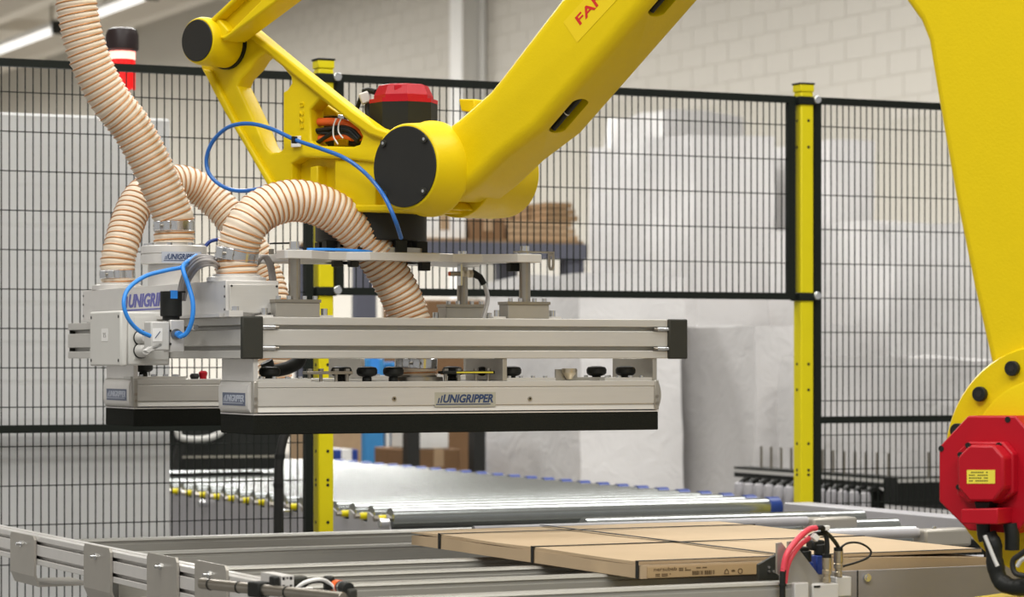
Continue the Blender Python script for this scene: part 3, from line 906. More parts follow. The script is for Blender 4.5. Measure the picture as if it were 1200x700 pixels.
# blue sensor bodies with black heads
for (a0, a1, b0, b1, dy) in ((941, 954, 659, 682, .03), (957, 972, 651, 674, .05)):
    q0_, q1_ = Q(a0, b1, YS + dy), Q(a1, b0, YS + dy)
    bs = MB().box(q0_.x, q1_.x, YS + dy, YS + dy + .02, q0_.z, q1_.z).build('sensor_body', M['bluep'], sh, bevel=.002)
    zc_ = q1_.z
    MB().cyl(V(((q0_.x + q1_.x) / 2, YS + dy + .01, zc_)), V(((q0_.x + q1_.x) / 2, YS + dy + .01, zc_ + .019)), .0105, n=16).build('sensor_cap', M['black'], bs, bevel=.002)
    MB().box(q0_.x - .004, q1_.x - .004, YS + dy + .006, YS + dy + .03, zc_ + .008, zc_ + .026).build('sensor_knob', M['black'], bs, bevel=.004)
    MB().cyl(V((q1_.x - .004, YS + dy, q0_.z + .01)), V((q1_.x - .004, YS + dy - .004, q0_.z + .01)), .004, n=12).build('button', M['bluel'], bs)
# grey terminal blocks
for (a0, a1, b0, b1, dy) in ((931, 948, 683, 702, -.01), (952, 983, 684, 702, -.004), (980, 998, 676, 693, .03)):
    q0_, q1_ = Q(a0, b1, YS + dy), Q(a1, b0, YS + dy)
    MB().box(q0_.x, q1_.x, YS + dy, YS + dy + .026, q0_.z - .01, q1_.z).build('terminal_block', M['greyp'], sh, bevel=.002)
q = Q(954, 689, YS - .0045)
MB().box(q.x, q.x + .012, YS - .0052, YS - .004, q.z, q.z + .003).build('print', M['black'], sh)
# nickel plugs
for (px, b0, b1, dy) in ((969, 654, 683, .008), (982.5, 646, 676, .035)):
    o_ = Q(px, b1, YS + dy); t_ = Q(px, b0, YS + dy)
    L = t_.z - o_.z
    pg = MB().lathe(V((o_.x, YS + dy, o_.z)), UZ, [(.0068, 0), (.0068, L * .18), (.0060, L * .2), (.0060, L * .32), (.0082, L * .34), (.0082, L * .5), (.0070, L * .52), (.0082, L * .6), (.0082, L)], 14).build('plug', M['brass'], sh)
    MB().cyl(V((o_.x, YS + dy, o_.z + L)), V((o_.x, YS + dy, o_.z + L + .006)), .0078, n=14).build('plug_boot', M['black'], pg)
# cables
def cab(name, pts, r, m, parent, n=10, k=8): return MB().tube(catmull(pts, k), r, n).build(name, m, parent)
cab('cable', [Q(917, 705, YS - .012), Q(917, 680, YS - .012), Q(918, 667, YS - .012)], .0052, M['black'], sh)
cab('cable', [Q(917.5, 670, YS - .012), Q(922, 650, YS - .012), Q(935, 632, YS - .008), Q(948, 621), Q(957, 619)], .0052, M['pink'], sh)
cab('cable', [Q(956, 619), Q(963, 619), Q(966, 622, YS + .01)], .005, M['black'], sh)
cab('cable', [Q(920, 684, YS - .006), Q(922, 668, YS - .007), Q(927, 654, YS - .007), Q(937, 640, YS), Q(949, 630, YS + .01)], .0043, M['pink'], sh)
cab('cable', [Q(948, 630, YS + .01), Q(957, 626, YS + .01), Q(967, 627, YS + .01), Q(969.5, 640, YS + .008), Q(969, 652, YS + .008)], .0042, M['black'], sh)
cab('cable', [Q(968, 624, YS + .01), Q(975, 631, YS + .02), Q(982, 641, YS + .035), Q(982.5, 648, YS + .035)], .0035, M['capblk'], sh)
cab('cable', [Q(982, 645, YS + .03), Q(993, 637, YS + .03), Q(1008, 637, YS + .03), Q(1020, 645, YS + .03), Q(1018, 653, YS + .03), Q(1005, 659, YS + .03), Q(988, 664, YS + .03)], .0019, M['black'], sh)
q = Q(955, 630, YS + .002)
MB().obox(q, (UX * .6 - UZ * .5).normalized() * .006, UY * .005, (UX * .5 + UZ * .6).normalized() * .005).build('cable_marker', M['white'], sh, bevel=.001)
q = Q(967.5, 619, YS + .004)
MB().obox(q, UX * .006, UY * .005, UZ * .004).build('cable_tie', M['white'], sh, bevel=.001)
q = Q(917, 686, YS - .012)
MB().cyl(q - UZ * .002, q + UZ * .002, .0065, n=14).build('cable_tie', M['black'], sh)

# ------------------------------------------------------------------ vacuum gripper
ZB0, ZB1 = H - .0005, H + .0795          # beams
YG = 5.0
def G(px, py, Y=YG): return P(px, py, Y=Y)
def GX(px, Y=YG): return P(px, 400, Y=Y).x
xa, xb_ = GX(283), GX(307)
xc_, xd_ = GX(783), GX(804)
gr = thing('vacuum_gripper', (2.19, 5.17, H - .147), 'aluminium vacuum gripper frame with two black foam suction heads', 'gripper')
def xbeam(name, x0, x1, y, m='alu', **k):
    return beam(MB(), V((x0, y + .02, ZB0)), V((x1, y + .02, ZB0)), .04, .08, **k).build(name, M[m], gr, smooth=0, bevel=.0012, seg=1, blim=50)
def ybeam(name, x, y0, y1, m='alu', **k):
    return beam(MB(), V((x + .02, y0, ZB0)), V((x + .02, y1, ZB0)), .04, .08, **k).build(name, M[m], gr, smooth=0, bevel=.0012, seg=1, blim=50)
YE = 6.14
xbeam('front_beam', xb_, xc_, YG + .001)
xbeam('middle_beam', xb_, xc_, 5.30)
xbeam('rear_beam', xb_, xc_, 6.08)
ybeam('side_beam', xa, YG + .006, YE)
ybeam('side_beam', xc_, YG + .006, YE)
for x0, x1 in ((xa, xb_), (xc_, xd_)):
    MB().box(x0 - .001, x1 + .001, YG - .006, YG + .006, ZB0 - .001, ZB1 + .001).build('end_cap', M['capblk'], gr, bevel=.003)
    MB().box(x0 + .004, x1 - .004, YE, YE + .004, ZB0 + .002, ZB1 - .002).build('end_cap', M['capblk'], gr, bevel=.002)
for x, sg in ((xb_, 1), (xc_, -1)):
    for f in (.25, .75):
        z = ZB0 + .08 * f
        c0 = V((x, YG - .0005, z))
        p_ = MB().cyl(c0, c0 + UX * sg * .026, .0042, n=14).build('fastener', M['chrome'], gr)
        MB().cyl(c0 + UX * sg * .026, c0 + UX * sg * .034, .0028, n=10).build('pin', M['steel'], p_)

# suction heads
def logo(parent, o, xd, yd, w, h, m, film=None, body='UNIGRIPPER', under=True):
    n = xd.cross(yd)
    if film:
        c = o + xd * (w / 2) + yd * (h / 2)
        MB().obox(c, xd * (w / 2 + .006), yd * (h / 2 + .004), n * .0003).build('label_film', film, parent)
    text('logo_text', body, o + xd * (w * .10) + yd * (h * .2), xd, yd, w * .9, h * .8, m, parent, depth=.0008, shear=.25, bold=.035)
    mk = MB()
    for i, (a, b) in enumerate(((0.0, .55), (.05, .8))):
        p0 = o + xd * (w * a * .9) + yd * (h * .2) + n * .0002
        mk.prism([p0, p0 + xd * (w * .022), p0 + xd * (w * .022 + h * .2 * b) + yd * (h * b * .85), p0 + xd * (h * .2 * b) + yd * (h * b * .85)], n * .0006)
    if under:
        p0 = o - xd * (w * .03) + yd * (h * .02) + n * .0002
        mk.prism([p0, p0 + xd * (w * .98), p0 + xd * (w * .985) + yd * (h * .09), p0 + xd * (w * .005) + yd * (h * .09)], n * .0006)
    mk.build('logo_mark', m, parent, smooth=0)

def head(y0, y1, x0, x1):
    """one suction bar: extruded body, end plates, lip and foam"""
    zt, z2, z3, z4 = H - .0458, H - .0575, H - .0935, H - .1050
    body = [(y0, z4 + .0005), (y0 + .006, z4), (y1 - .006, z4), (y1, z4 + .0005), (y1, z3), (y1 - .001, z3), (y1 - .001, z2), (y1, z2), (y1, zt), (y0, zt), (y0, z2 + .001), (y0 + .0025, z2), (y0 + .001, z2 - .001), (y0 + .001, z3 + .001), (y0 + .004, z3)]
    hb = MB().prism([V((x0 + .01, a, b)) for a, b in body], V((x1 - x0 - .02, 0, 0))).build('head_body', M['alu'], gr, smooth=0, bevel=.0006, seg=1)
    for x, sg in ((x0, 1), (x1, -1)):
        bul = [(0, z4), (0, zt), (-.000, zt)]
        pl = MB().box(min(x, x + sg * .01), max(x, x + sg * .01), y0 - .0015, y1 + .0015, z4 - .001, zt + .001).build('end_plate', M['alud'], hb, bevel=.002)
        for zz in (H - .078, H - .092):
            q = V((x + sg * .005, y0 - .0015, zz))
            MB().cyl(q, q - UY * .0015, .0036, n=12).build('screw', M['steel'], hb)
    # bulging end cover
    pr = []
    for k in range(9):
        a = -1 + 2 * k / 8
        pr.append((x1 + .008 * (1 - a * a), (zt + z4) / 2 + a * (zt - z4) / 2))
    MB().prism([V((a, y0 + .004, b)) for a, b in [(x1, z4)] + pr + [(x1, zt)]], UY * (y1 - y0 - .008)).build('end_cover', M['alud'], hb, smooth=60)
    pr = []
    for k in range(9):
        a = -1 + 2 * k / 8
        pr.append((x0 - .006 * (1 - a ** 6) - .001, (zt + z4) / 2 + a * (zt - z4) / 2))
    MB().prism([V((a, y0 + .010, b)) for a, b in [(x0, z4)] + pr + [(x0, zt)]], UY * (y1 - y0 - .02)).build('end_cover', M['alul'], hb, smooth=60)
    yl0, yl1 = y0 + .02, y1 - .03
    wl = yl1 - yl0 - .02
    logo(hb, V((x0 - .0072, yl1 - .01, H - .088)), -UY, UZ, wl, .017, M['greyprint'], M['navybg'])
    lip = MB().box(x0 + .001, x1 - .001, y0 - .001, y1 + .001, z4 - .0045, z4 - .002).build('foam_lip', M['alul'], hb)
    MB().box(x0 + .001, x1 - .001, y0, y1, H - .147, z4 - .0045).build('foam_pad', M['rubber'], gr, bevel=.002)
    MB().box(x0 + .004, x1 - .004, y0 + .002, y1 - .002, z4 - .002, z4).build('seal', M['black'], hb)
    return hb
x0h, x1h = GX(296.5), GX(772)
YH0, YH1 = 5.0, 5.185
YK0, YK1 = 5.735, 5.935
h1 = head(YH0, YH1, x0h, x1h)
h2 = head(YK0, YK1, x0h, x1h)
# front label and screws
q0 = G(513, 475); q1 = G(578, 462)
logo(h1, V((q0.x, YG + .001, q0.z)), UX, UZ, q1.x - q0.x, q1.z - q0.z, M['navy'], M['label'])
for px in (462, 621):
    q = G(px, 467.5)
    MB().cyl(V((q.x, YG + .001, q.z)), V((q.x, YG - .001, q.z)), .0045, n=14).build('screw', M['steel'], h1)
    MB().cyl(V((q.x, YG - .0015, q.z)), V((q.x, YG - .001, q.z)), .0022, n=6).build('socket', M['black'], h1)
# hanger plates carrying the heads
for (ya, yb) in ((YH0, YH1), (YK0, YK1)):
    for x in (x0h + .002, GX(590), x1h - .012):
        MB().box(x, x + .010, ya + .004, yb - .004, H - .045, ZB0).build('hanger_plate', M['alul'] if x < x0h + .1 else M['alud'], gr, bevel=.001)
        sg = -1 if x > 2.5 else 1
        xx0, xx1 = (x - .11, x) if sg < 0 else (x + .01, x + .12)
        MB().box(xx0, xx1, ya + .006, yb - .006, H - .0455, H - .0395).build('foot_plate', M['alu'], gr)
        for k in range(4):
            for yy in (ya + .02, yb - .02):
                q = V((xx0 + .012 + k * .027, yy, H - .0395))
                MB().cyl(q, q + UZ * .004, .0045, n=10).build('bolt', M['chrome'], gr)
# knobs
def knob(px, Y, z0=H - .0458, big=1.0):
    x = GX(px, Y)
    MB().lathe(V((x, Y, z0)), UZ, [(.0095, 0), (.0095, .006), (.0085, .009), (.0165 * big, .0110), (.0205 * big, .0150), (.0210 * big, .0225), (.0180 * big, .0275), (.009, .0295)], 20).build('knob', M['black'], gr)
for px in (316, 430, 461, 599, 699, 733): knob(px, YH0 + .05)
knob(168, YK0 + .04, H - .0398)
knob(400, YH0 + .09); knob(530, YH0 + .10); knob(571, YH0 + .10)
# valve lever bars
for (a, b, yy, m, lab) in ((357, 411, .03, 'steel', False), (516, 577, .035, 'black', True)):
    x0, x1 = GX(a, YG + yy), GX(b, YG + yy)
    zz = G(400, 437, YG + yy).z
    lv = MB().box(x0, x1, YG + yy - .012, YG + yy + .012, zz - .003, zz + .003).build('valve_bar', M[m], gr, bevel=.001)
    if lab:
        MB().box(x0 + .03, x1 - .004, YG + yy - .0126, YG + yy - .012, zz - .0012, zz + .0014).build('yellow_label', M['ylab'], lv)
    for f in (.1, .35, .68, .92):
        x = x0 + (x1 - x0) * f
        MB().cyl(V((x, YG + yy, H - .0458)), V((x, YG + yy, zz - .003)), .0035, n=10).build('post', M['steel'], lv)
        MB().cyl(V((x, YG + yy, zz + .003)), V((x, YG + yy, zz + .008)), .006, n=8).build('nut', M['steel'], lv)
# small bracket with cup on the front head
xk0, xk1 = GX(651, YG + .03), GX(676, YG + .03)
z0_, z1_ = H - .0458, G(660, 433, YG + .03).z
cupb = MB().box(xk0, xk1, YG + .028, YG + .034, z0_, z1_).box(xk1, xk1 + .07, YG + .028, YG + .05, z0_, z0_ + .007).build('valve_block', M['alud'], gr)
MB().lathe(V((GX(667, YG + .02), YG + .02, z0_ + .003)), UZ, [(.006, 0), (.009, .006), (.015, .013), (.015, .022)], 16).build('cup', M['brass'], cupb)
# lip at rear head with small parts
MB().box(GX(155, YK0), GX(216, YK0), YK0 + .01, YK0 + .06, H - .0455, H - .0398).build('foot_plate', M['alu'], gr)
for px in (180, 194, 205):
    q = V((GX(px, YK0 + .02), YK0 + .02, H - .0398)); MB().cyl(q, q + UZ * .005, .006, n=10).build('bolt', M['chrome'], gr)
q = P(238, 444, Y=5.80); 
MB().lathe(V((q.x, 5.80, H - .0458)), UZ, [(.008, 0), (.008, .006), (.009, .008), (.010, .014), (.006, .018)], 14).build('red_button', M['red'], gr)
q = P(228, 444, Y=5.80); MB().lathe(V((q.x, 5.80, H - .0458)), UZ, [(.008, 0), (.011, .006), (.008, .012)], 14).build('button', M['black'], gr)
MB().tube(catmull([P(312, 424, Y=5.4), P(318, 434, Y=5.4), P(335, 432, Y=5.4), P(350, 424, Y=5.4), P(352, 415, Y=5.4)], 6), .014, 10).build('black_hose', M['black'], gr)

# ejector housing along the left side beam
XBx0, XBx1 = GX(265, 5.03), GX(327, 5.03)
YBx0, YBx1 = 5.03, 5.96
zbt = H + .150
eb = MB().box(XBx0, XBx1, YBx0 + .002, YBx1, ZB1 + .006, zbt).build('ejector_housing', M['alul'], gr, bevel=.0012)
MB().box(XBx0 + .006, XBx1 - .002, YBx0 - .003, YBx0 + .002, ZB1 + .008, zbt - .008).build('cover_plate', M['alu'], eb, bevel=.001)
MB().box(XBx0 - .010, XBx1 + .01, YBx0 + .01, YBx1 - .02, ZB1, ZB1 + .006).build('base_plate', M['alul'], eb)
for z in (zbt - .012, (zbt + ZB1) / 2 + .004, ZB1 + .014):
    q = V((XBx0, YBx0 + .008, z)); MB().cyl(q, q - UX * .001, .0025, n=8).build('screw', M['cover'], eb)
    q = V((XBx0, YBx1 - .006, z)); MB().cyl(q, q - UX * .001, .0025, n=8).build('screw', M['cover'], eb)
for xx in (XBx0 + .010, XBx1 - .006):
    for z in (zbt - .011, ZB1 + .011):
        q = V((xx, YBx0 - .003, z)); MB().cyl(q, q - UY * .001, .0022, n=8).build('screw', M['cover'], eb)
for (y, sc) in ((5.02, 1.0),):
    q = V((GX(276, 5.015), 5.015, ZB1))
    bl = MB().box(q.x - .017, q.x + .012, 5.005, 5.03, ZB1, ZB1 + .012).build('clamp_block', M['alul'], gr)
    MB().cyl(q + UZ * .012, q + UZ * .02, .007, n=12).build('bolt', M['chrome'], bl)
# big logo on the housing's flank
ql, qr = P(145, 361, X=XBx0), P(208, 361, X=XBx0)
logo(eb, V((XBx0, ql.y, H + .099)), -UY, UZ, ql.y - qr.y, .036, M['violet'], None)

# hoses: cream corrugated ducts with a copper coloured spiral
def ring(c, ax, r, h, n=28): return MB().lathe(c - ax * (h / 2), ax, [(r - .0015, 0), (r, .0015), (r, h - .0015), (r - .0015, h)], n)
def hose(name, pts, r, label, pitch=.0128, clamps=(), turn=0.0):
    path = resample(catmull(pts, 14), pitch / 6)
    t = thing(name, path[0], label, 'hose', 'corrugated suction hoses')
    fr = frames(path)
    b = MB().tube(path, r, 30, rf=lambda i: 1.0 + .028 * math.cos(2 * math.pi * i / 6) - .004)
    b.build('duct', M['hose'], t, smooth=70)
    # spiral
    sp = []
    per = 28
    total = len(path) - 1
    turns = total / 6
    nst = int(turns * per)
    for k in range(nst):
        f = k / per * 6
        i = min(int(f), total - 1); g = f - i
        p = path[i].lerp(path[i + 1], g)
        tt, xx, yy = fr[i]
        a = 2 * math.pi * k / per
        sp.append(p + (xx * math.cos(a) + yy * math.sin(a)) * (r * 1.022))
    MB().tube(sp, .0015, 5).build('spiral_wire', M['wire'], t, smooth=60)
    for (f, w) in clamps:
        i = int(f * total)
        cl = ring(path[i], fr[i][0], r * 1.06, w).build('hose_clamp', M['chrome'], t)
        side = (-RV * .3 - FV).normalized()
        side = (side - fr[i][0] * side.dot(fr[i][0])).normalized()
        tg = fr[i][0].cross(side)
        c = path[i] + side * r * 1.08
        MB().obox(c - tg * r * .42, tg * .007, side * .005, fr[i][0] * (w * .42)).build('clamp_lug', M['chrome'], cl, bevel=.001)
        MB().obox(c + tg * r * .12, tg * .007, side * .005, fr[i][0] * (w * .42)).build('clamp_lug', M['chrome'], cl, bevel=.001)
        MB().cyl(c - tg * r * .65, c + tg * r * .3, .003, n=10).build('clamp_screw', M['steel'], cl)
    return t
XM = (XBx0 + XBx1) / 2
def onbox(px):                       # where a port of this photo column stands on the housing's centre line
    return P(px, 330, X=XM).y
# main hose rising to the top
yb_ = onbox(204)
def B(px, py, Y=None): return P(px, py, Y=yb_ if Y is None else Y)
zf1, zf0 = B(204, 289).z, B(204, 311).z
fl = MB().lathe(V((XM, yb_, zf0 + .001)), UZ, [(.066, 0), (.068, .002), (.068, .020), (.066, .021), (.066, .022), (.068, .023), (.068, zf1 - zf0 - .002), (.066, zf1 - zf0)], 40).build('manifold_flange', M['alul'], gr)
MB().cyl(V((XM, yb_, zbt)), V((XM, yb_, zf0)), .054, n=32).build('manifold_neck', M['alul'], fl)
for a in range(8):
    q = V((XM + .058 * math.cos(a * .785 + .3), yb_ + .058 * math.sin(a * .785 + .3), zf1))
    MB().cyl(q, q + UZ * .006, .006, n=8).build('bolt', M['chrome'], fl)
# curved label around the flange: a plate tangent to the side facing the viewer
nn = (-FV + RV * .28).normalized()
tdir = UZ.cross(nn)
q = V((XM, yb_, (zf0 + zf1) / 2 - .006)) + nn * .0685
logo(fl, q - tdir * .030 - UZ * .007, tdir, UZ, .07, .015, M['navy'], M['greyprint'])
MB().cyl(V((XM, yb_, zf1)), V((XM, yb_, zf1 + .045)), .038, n=28).build('spigot', M['alul'], fl)
hose('suction_hose', [V((XM, yb_, zf1 + .008)), V((XM, yb_, zf1 + .05)), B(202, 252), B(194, 231), B(176, 190), B(153, 148), B(131, 120), B(114, 90), B(102, 60), B(94, 30), B(89, 0), B(86, -40), B(84, -80), B(88, -120), B(100, -210), B(125, -330), B(170, -440)], .0410,
     'thick cream corrugated hose rising past the beacon to the top edge', clamps=((.026, .022),))
# left rear hose
ya_ = onbox(138)
def A(px, py, Y): return P(px, py, Y=Y)
zfl = zbt + .012
MB().lathe(V((XM, ya_, zbt)), UZ, [(.056, 0), (.056, .010), (.046, .012), (.046, .016)], 32).build('port_flange', M['alul'], gr)
hose('suction_hose', [V((XM, ya_, zfl)), V((XM, ya_, zfl + .05)), A(143, 285, 5.88), A(152, 255, 5.9), A(166, 230, 5.92), A(190, 216, 5.94), A(215, 214, 5.95), A(238, 225, 5.95), A(262, 246, 5.93), A(288, 280, 5.9), A(312, 325, 5.88), A(322, 372, 5.85), V((P(322, 400, Y=5.84).x, 5.84, H - .02)), V((P(322, 400, Y=5.84).x, 5.84, H - .043))], .037,
     'cream corrugated hose arching behind the thick rising hose at left', pitch=.0125, clamps=((.028, .020),))
# front hose arching to the front head
yc_ = onbox(277)
MB().lathe(V((XM, yc_, zbt)), UZ, [(.058, 0), (.058, .008), (.046, .010), (.046, .014)], 32).build('port_flange', M['alul'], gr)
xq = GX(487, 5.10)
Cc = lambda px, py: P(px, py, Y=5.11)
hose('suction_hose', [V((XM, yc_, zbt + .010)), V((XM + .001, yc_, zbt + .055)), Cc(287, 268), Cc(304, 248), Cc(330, 237), Cc(357, 236), Cc(388, 247), Cc(416, 268), Cc(441, 298), Cc(462, 332), Cc(477, 366), V((xq, 5.10, H + .03)), V((xq, 5.10, H - .038))], .0405,
     'cream corrugated hose arching over the front of the gripper', pitch=.0122, clamps=((.062, .026), (.965, .022)))
MB().lathe(V((xq, 5.10, H - .0458)), UZ, [(.055, 0), (.055, .008), (.043, .009), (.043, .012)], 32).build('port_flange', M['steel'], gr)

# control box on the outside of the side beam
cx0, cx1 = 1.735, xa - .001
cy0, cy1 = P(141, 400, X=cx0).y, P(105, 400, X=cx0).y
cz0, cz1 = H - .0165, H + .097
cbx = MB().box(cx0 + .016, cx1, cy0 + .003, cy1 - .003, cz0 + .002, cz1 - .002).build('control_box', M['greybox'], gr, bevel=.004)
MB().box(cx0, cx0 + .016, cy0, cy1, cz0, cz1).build('box_lid', M['greybox'], cbx, bevel=.004)
for y in (cy0 + .012, cy1 - .012):
    for z in (cz0 + .012, cz1 - .012):
        MB().cyl(V((cx0, y, z)), V((cx0 - .0008, y, z)), .0035, n=10).build('screw', M['cover'], cbx)
ym = (cy0 + cy1) / 2
MB().box(cx0 - .0006, cx0, ym - .022, ym + .022, H + .035, H + .061).build('sticker', M['white'], cbx)
text('sticker_text', 'T5', V((cx0 - .0006, ym + .010, H + .043)), -UY, UZ, .02, .009, M['cable'], cbx)
MB().box(cx0 + .03, cx1 - .004, cy0 + .0005, cy0 + .003, cz0 + .014, cz1 - .014).build('box_panel', M['greybox'], cbx)
for (px, py) in ((165, 396), (165, 411)):
    q = P(px, py, Y=cy0)
    g = MB().lathe(q, -UY, [(.0125, 0), (.0145, .002), (.0145, .010), (.013, .012), (.013, .026), (.009, .034)], 20).build('cable_gland', M['greyp'], cbx)
    MB().cyl(q + UY * -.001, q - UY * .003, .0165, n=20).build('gland_seal', M['black'], g)

# pressure regulator
YRg = 5.18
def Rg(px, py, Y=YRg): return P(px, py, Y=Y)
a_, b_ = Rg(177, 411), Rg(199, 377)
rg = MB().box(a_.x, b_.x, YRg, YRg + .045, a_.z, b_.z).build('regulator_body', M['greyp'], gr, bevel=.003)
a2, b2 = Rg(200, 413), Rg(217, 375)
MB().box(a2.x, b2.x, YRg + .004, YRg + .045, a2.z, b2.z).build('regulator_body', M['alul'], gr, bevel=.002)
MB().box(b_.x - .002, a2.x + .002, YRg + .001, YRg + .04, a2.z + .014, a2.z + .018).box(b_.x - .002, a2.x + .002, YRg + .001, YRg + .04, b_.z - .02, b_.z - .016).build('regulator_joint', M['black'], rg)
ck = Rg(200.5, 373, YRg + .024)
kh = Rg(200, 341).z - ck.z
MB().lathe(ck, UZ, [(.017, -.004), (.017, .003), (.0215, .004), (.0215, kh - .001), (.020, kh)], 24).build('regulator_knob', M['black'], rg)
MB().box(ck.x - .008, ck.x + .006, ck.y - .0218, ck.y - .014, ck.z + kh - .015, ck.z + kh + .001).build('lock_clip', M['bluel'], rg)
MB().box(ck.x + .004, ck.x + .026, ck.y - .012, ck.y + .012, ck.z + kh - .003, ck.z + kh).build('lock_ring', M['black'], rg)
qg_ = Rg(184.5, 392)
MB().box(qg_.x - .010, qg_.x + .010, YRg - .001, YRg, qg_.z - .014, qg_.z + .012).build('gauge_face', M['white'], rg)
MB().bar(V((qg_.x - .005, YRg - .0015, qg_.z - .007)), V((qg_.x + .005, YRg - .0015, qg_.z + .006)), .001, .0018, up=UY).build('gauge_needle', M['navy'], rg)
qp = Rg(207, 392)
MB().cyl(V((qp.x, YRg + .004, qp.z)), V((qp.x, YRg + .001, qp.z)), .011, n=20).build('port_ring', M['steel'], rg)
MB().cyl(V((qp.x + .003, YRg + .004, qp.z)), V((qp.x + .003, YRg - .012, qp.z - .001)), .007, n=16).build('push_fitting', M['bluel'], rg)
ql_ = Rg(186, 411)
MB().prism([Rg(170, 411), Rg(184, 402), Rg(190, 402), Rg(190, 406), Rg(174, 414)], UY * .02).build('drain_lever', M['greyp'], rg, bevel=.001)
q = Rg(226, 384, 5.2); MB().cyl(q, q - UY * .02, .006, n=12).build('plug_screw', M['chrome'], gr)

# adapter plate on four pillars
col_px = [P(345, 330, Y=5.02), P(615, 330, Y=5.02)]
cxA, cxB = col_px[0].x, col_px[1].x
cyF, cyR = 5.02, 5.32
zp0, zp1 = H + .1925, H + .209
zbk = H + .1136
for x in (cxA, cxB):
    for y in (cyF, cyR):
        bk = MB().box(x - .046, x + .046, y - .018, y + .024, ZB1, zbk - .006).build('pillar_block', M['alud'], gr, bevel=.001)
        MB().box(x - .048, x + .048, y - .02, y + .026, zbk - .006, zbk).build('block_flange', M['steel'], bk)
        for dx in (-.038, -.016, .016, .038):
            MB().cyl(V((x + dx, y - .012, zbk)), V((x + dx, y - .012, zbk + .007)), .0048, n=10).build('bolt', M['chrome'], bk)
        for dx in (-.062, .062):
            q = V((x + dx, y, ZB1))
            MB().box(q.x - .014, q.x + .014, y - .012, y + .012, ZB1, ZB1 + .004).build('washer_plate', M['alul'], bk)
            MB().cyl(q + UZ * .004, q + UZ * .017, .0065, n=12).build('bolt', M['chrome'], bk)
        pil = MB().cyl(V((x, y, zbk)), V((x, y, zp0)), .0115, n=20).build('pillar', M['steel'], gr)
        MB().cyl(V((x, y, zp1)), V((x, y, zp1 + .017)), .0095, n=14).cyl(V((x, y, zp1)), V((x, y, zp1 + .003)), .016, n=16).build('pillar_bolt', M['chrome'], pil)
c = .03
outl = []
ex, ey = .028, .024
xs0, xs1, ys0, ys1 = cxA - ex, cxB + ex, cyF - ey, cyR + ey
for (x, y) in ((xs0, ys0 + .05), (xs0, ys0 + .004), (xs0 + .004, ys0), (xs0 + .055, ys0), (xs0 + .11, ys0 + .05), (2.08, ys0 + .055), (2.12, ys0 + .03), (2.27, ys0 + .03), (2.31, ys0 + .055), (xs1 - .11, ys0 + .05), (xs1 - .055, ys0), (xs1 - .004, ys0), (xs1, ys0 + .004), (xs1, ys0 + .05), (xs1 - .06, ys0 + .1), (xs1 - .06, ys1 - .1), (xs1, ys1 - .05), (xs1, ys1), (xs1 - .055, ys1), (xs1 - .11, ys1 - .05), (xs0 + .11, ys1 - .05), (xs0 + .055, ys1), (xs0, ys1), (xs0, ys1 - .05), (xs0 + .06, ys1 - .1), (xs0 + .06, ys0 + .1)):
    outl.append(V((x, y, zp0)))
MB().prism(outl, UZ * (zp1 - zp0)).build('adapter_plate', M['alul'], gr, bevel=.001, seg=1, smooth=0)
MB().cyl(V((2.19, 5.17, zp0)), V((2.19, 5.17, zp1 + .012)), .10, n=36).build('adapter_hub', M['alud'], gr)
for px in (497, 601):
    q = P(px, 314 if px < 550 else 309, Y=5.09 if px < 550 else 5.05)
    MB().box(q.x - .010, q.x + .010, q.y - .01, q.y + .01, zp0 - .017, zp0).build('bumper', M['black'], gr, bevel=.001)
for px in (395, 414):
    q = P(px, 308, Y=5.08)
    MB().box(q.x - .009, q.x + .009, 5.07, 5.09, zp0 - .012, zp0).build('plate_nut', M['capblk'], gr, bevel=.002)
# lifting eye on the plate
q = P(617, 293, Y=5.02)
le = MB().box(cxB - .02, cxB + .058, 5.008, 5.032, zp1 + .0035, zp1 + .0065).build('eye_bracket', M['steel'], gr)
xe = cxB + .058
prf = [(-.010, 0), (.010, 0), (.010, -.028), (.008, -.034), (.003, -.038), (-.003, -.038), (-.008, -.034), (-.010, -.028)]
MB().prism([V((xe, 5.02 + a * 1.2, zp1 + .0065 + b)) for a, b in prf], UX * .003, holes=[[V((xe, 5.02 + a * .45 * 1.2, zp1 + .0065 + b * .62 - .009)) for a, b in prf]]).build('eye', M['steel'], le, smooth=0)
# proximity sensor hanging from the plate
YPx = 5.12
def Px(a, b): return P(a, b, Y=YPx)
ps = MB().cyl(Px(527, 321), Px(541, 321), .0048, n=14).build('proximity_sensor', M['steel'], gr)
MB().cyl(Px(526, 321), Px(530, 321), .0046, n=14).build('sensor_face', M['orange'], ps)
MB().cyl(Px(543, 321), Px(546, 321), .007, n=6).cyl(Px(549, 321), Px(553, 321), .009, n=6).build('lock_nut', M['brass'], ps)
MB().obox(Px(539, 322), UX * .002, UY * .008, UZ * .022).build('sensor_tab', M['chrome'], ps)
MB().cyl(Px(553, 320), Px(563, 325), .008, r2=.0065, n=14).cyl(Px(562, 324), Px(567, 333), .0065, n=14).build('sensor_plug', M['black'], ps)
MB().tube(catmull([Px(567, 332), Px(571, 345), Px(571, 355), Px(566, 375)], 8), .0045, 10).build('sensor_cable', M['alul'], ps)

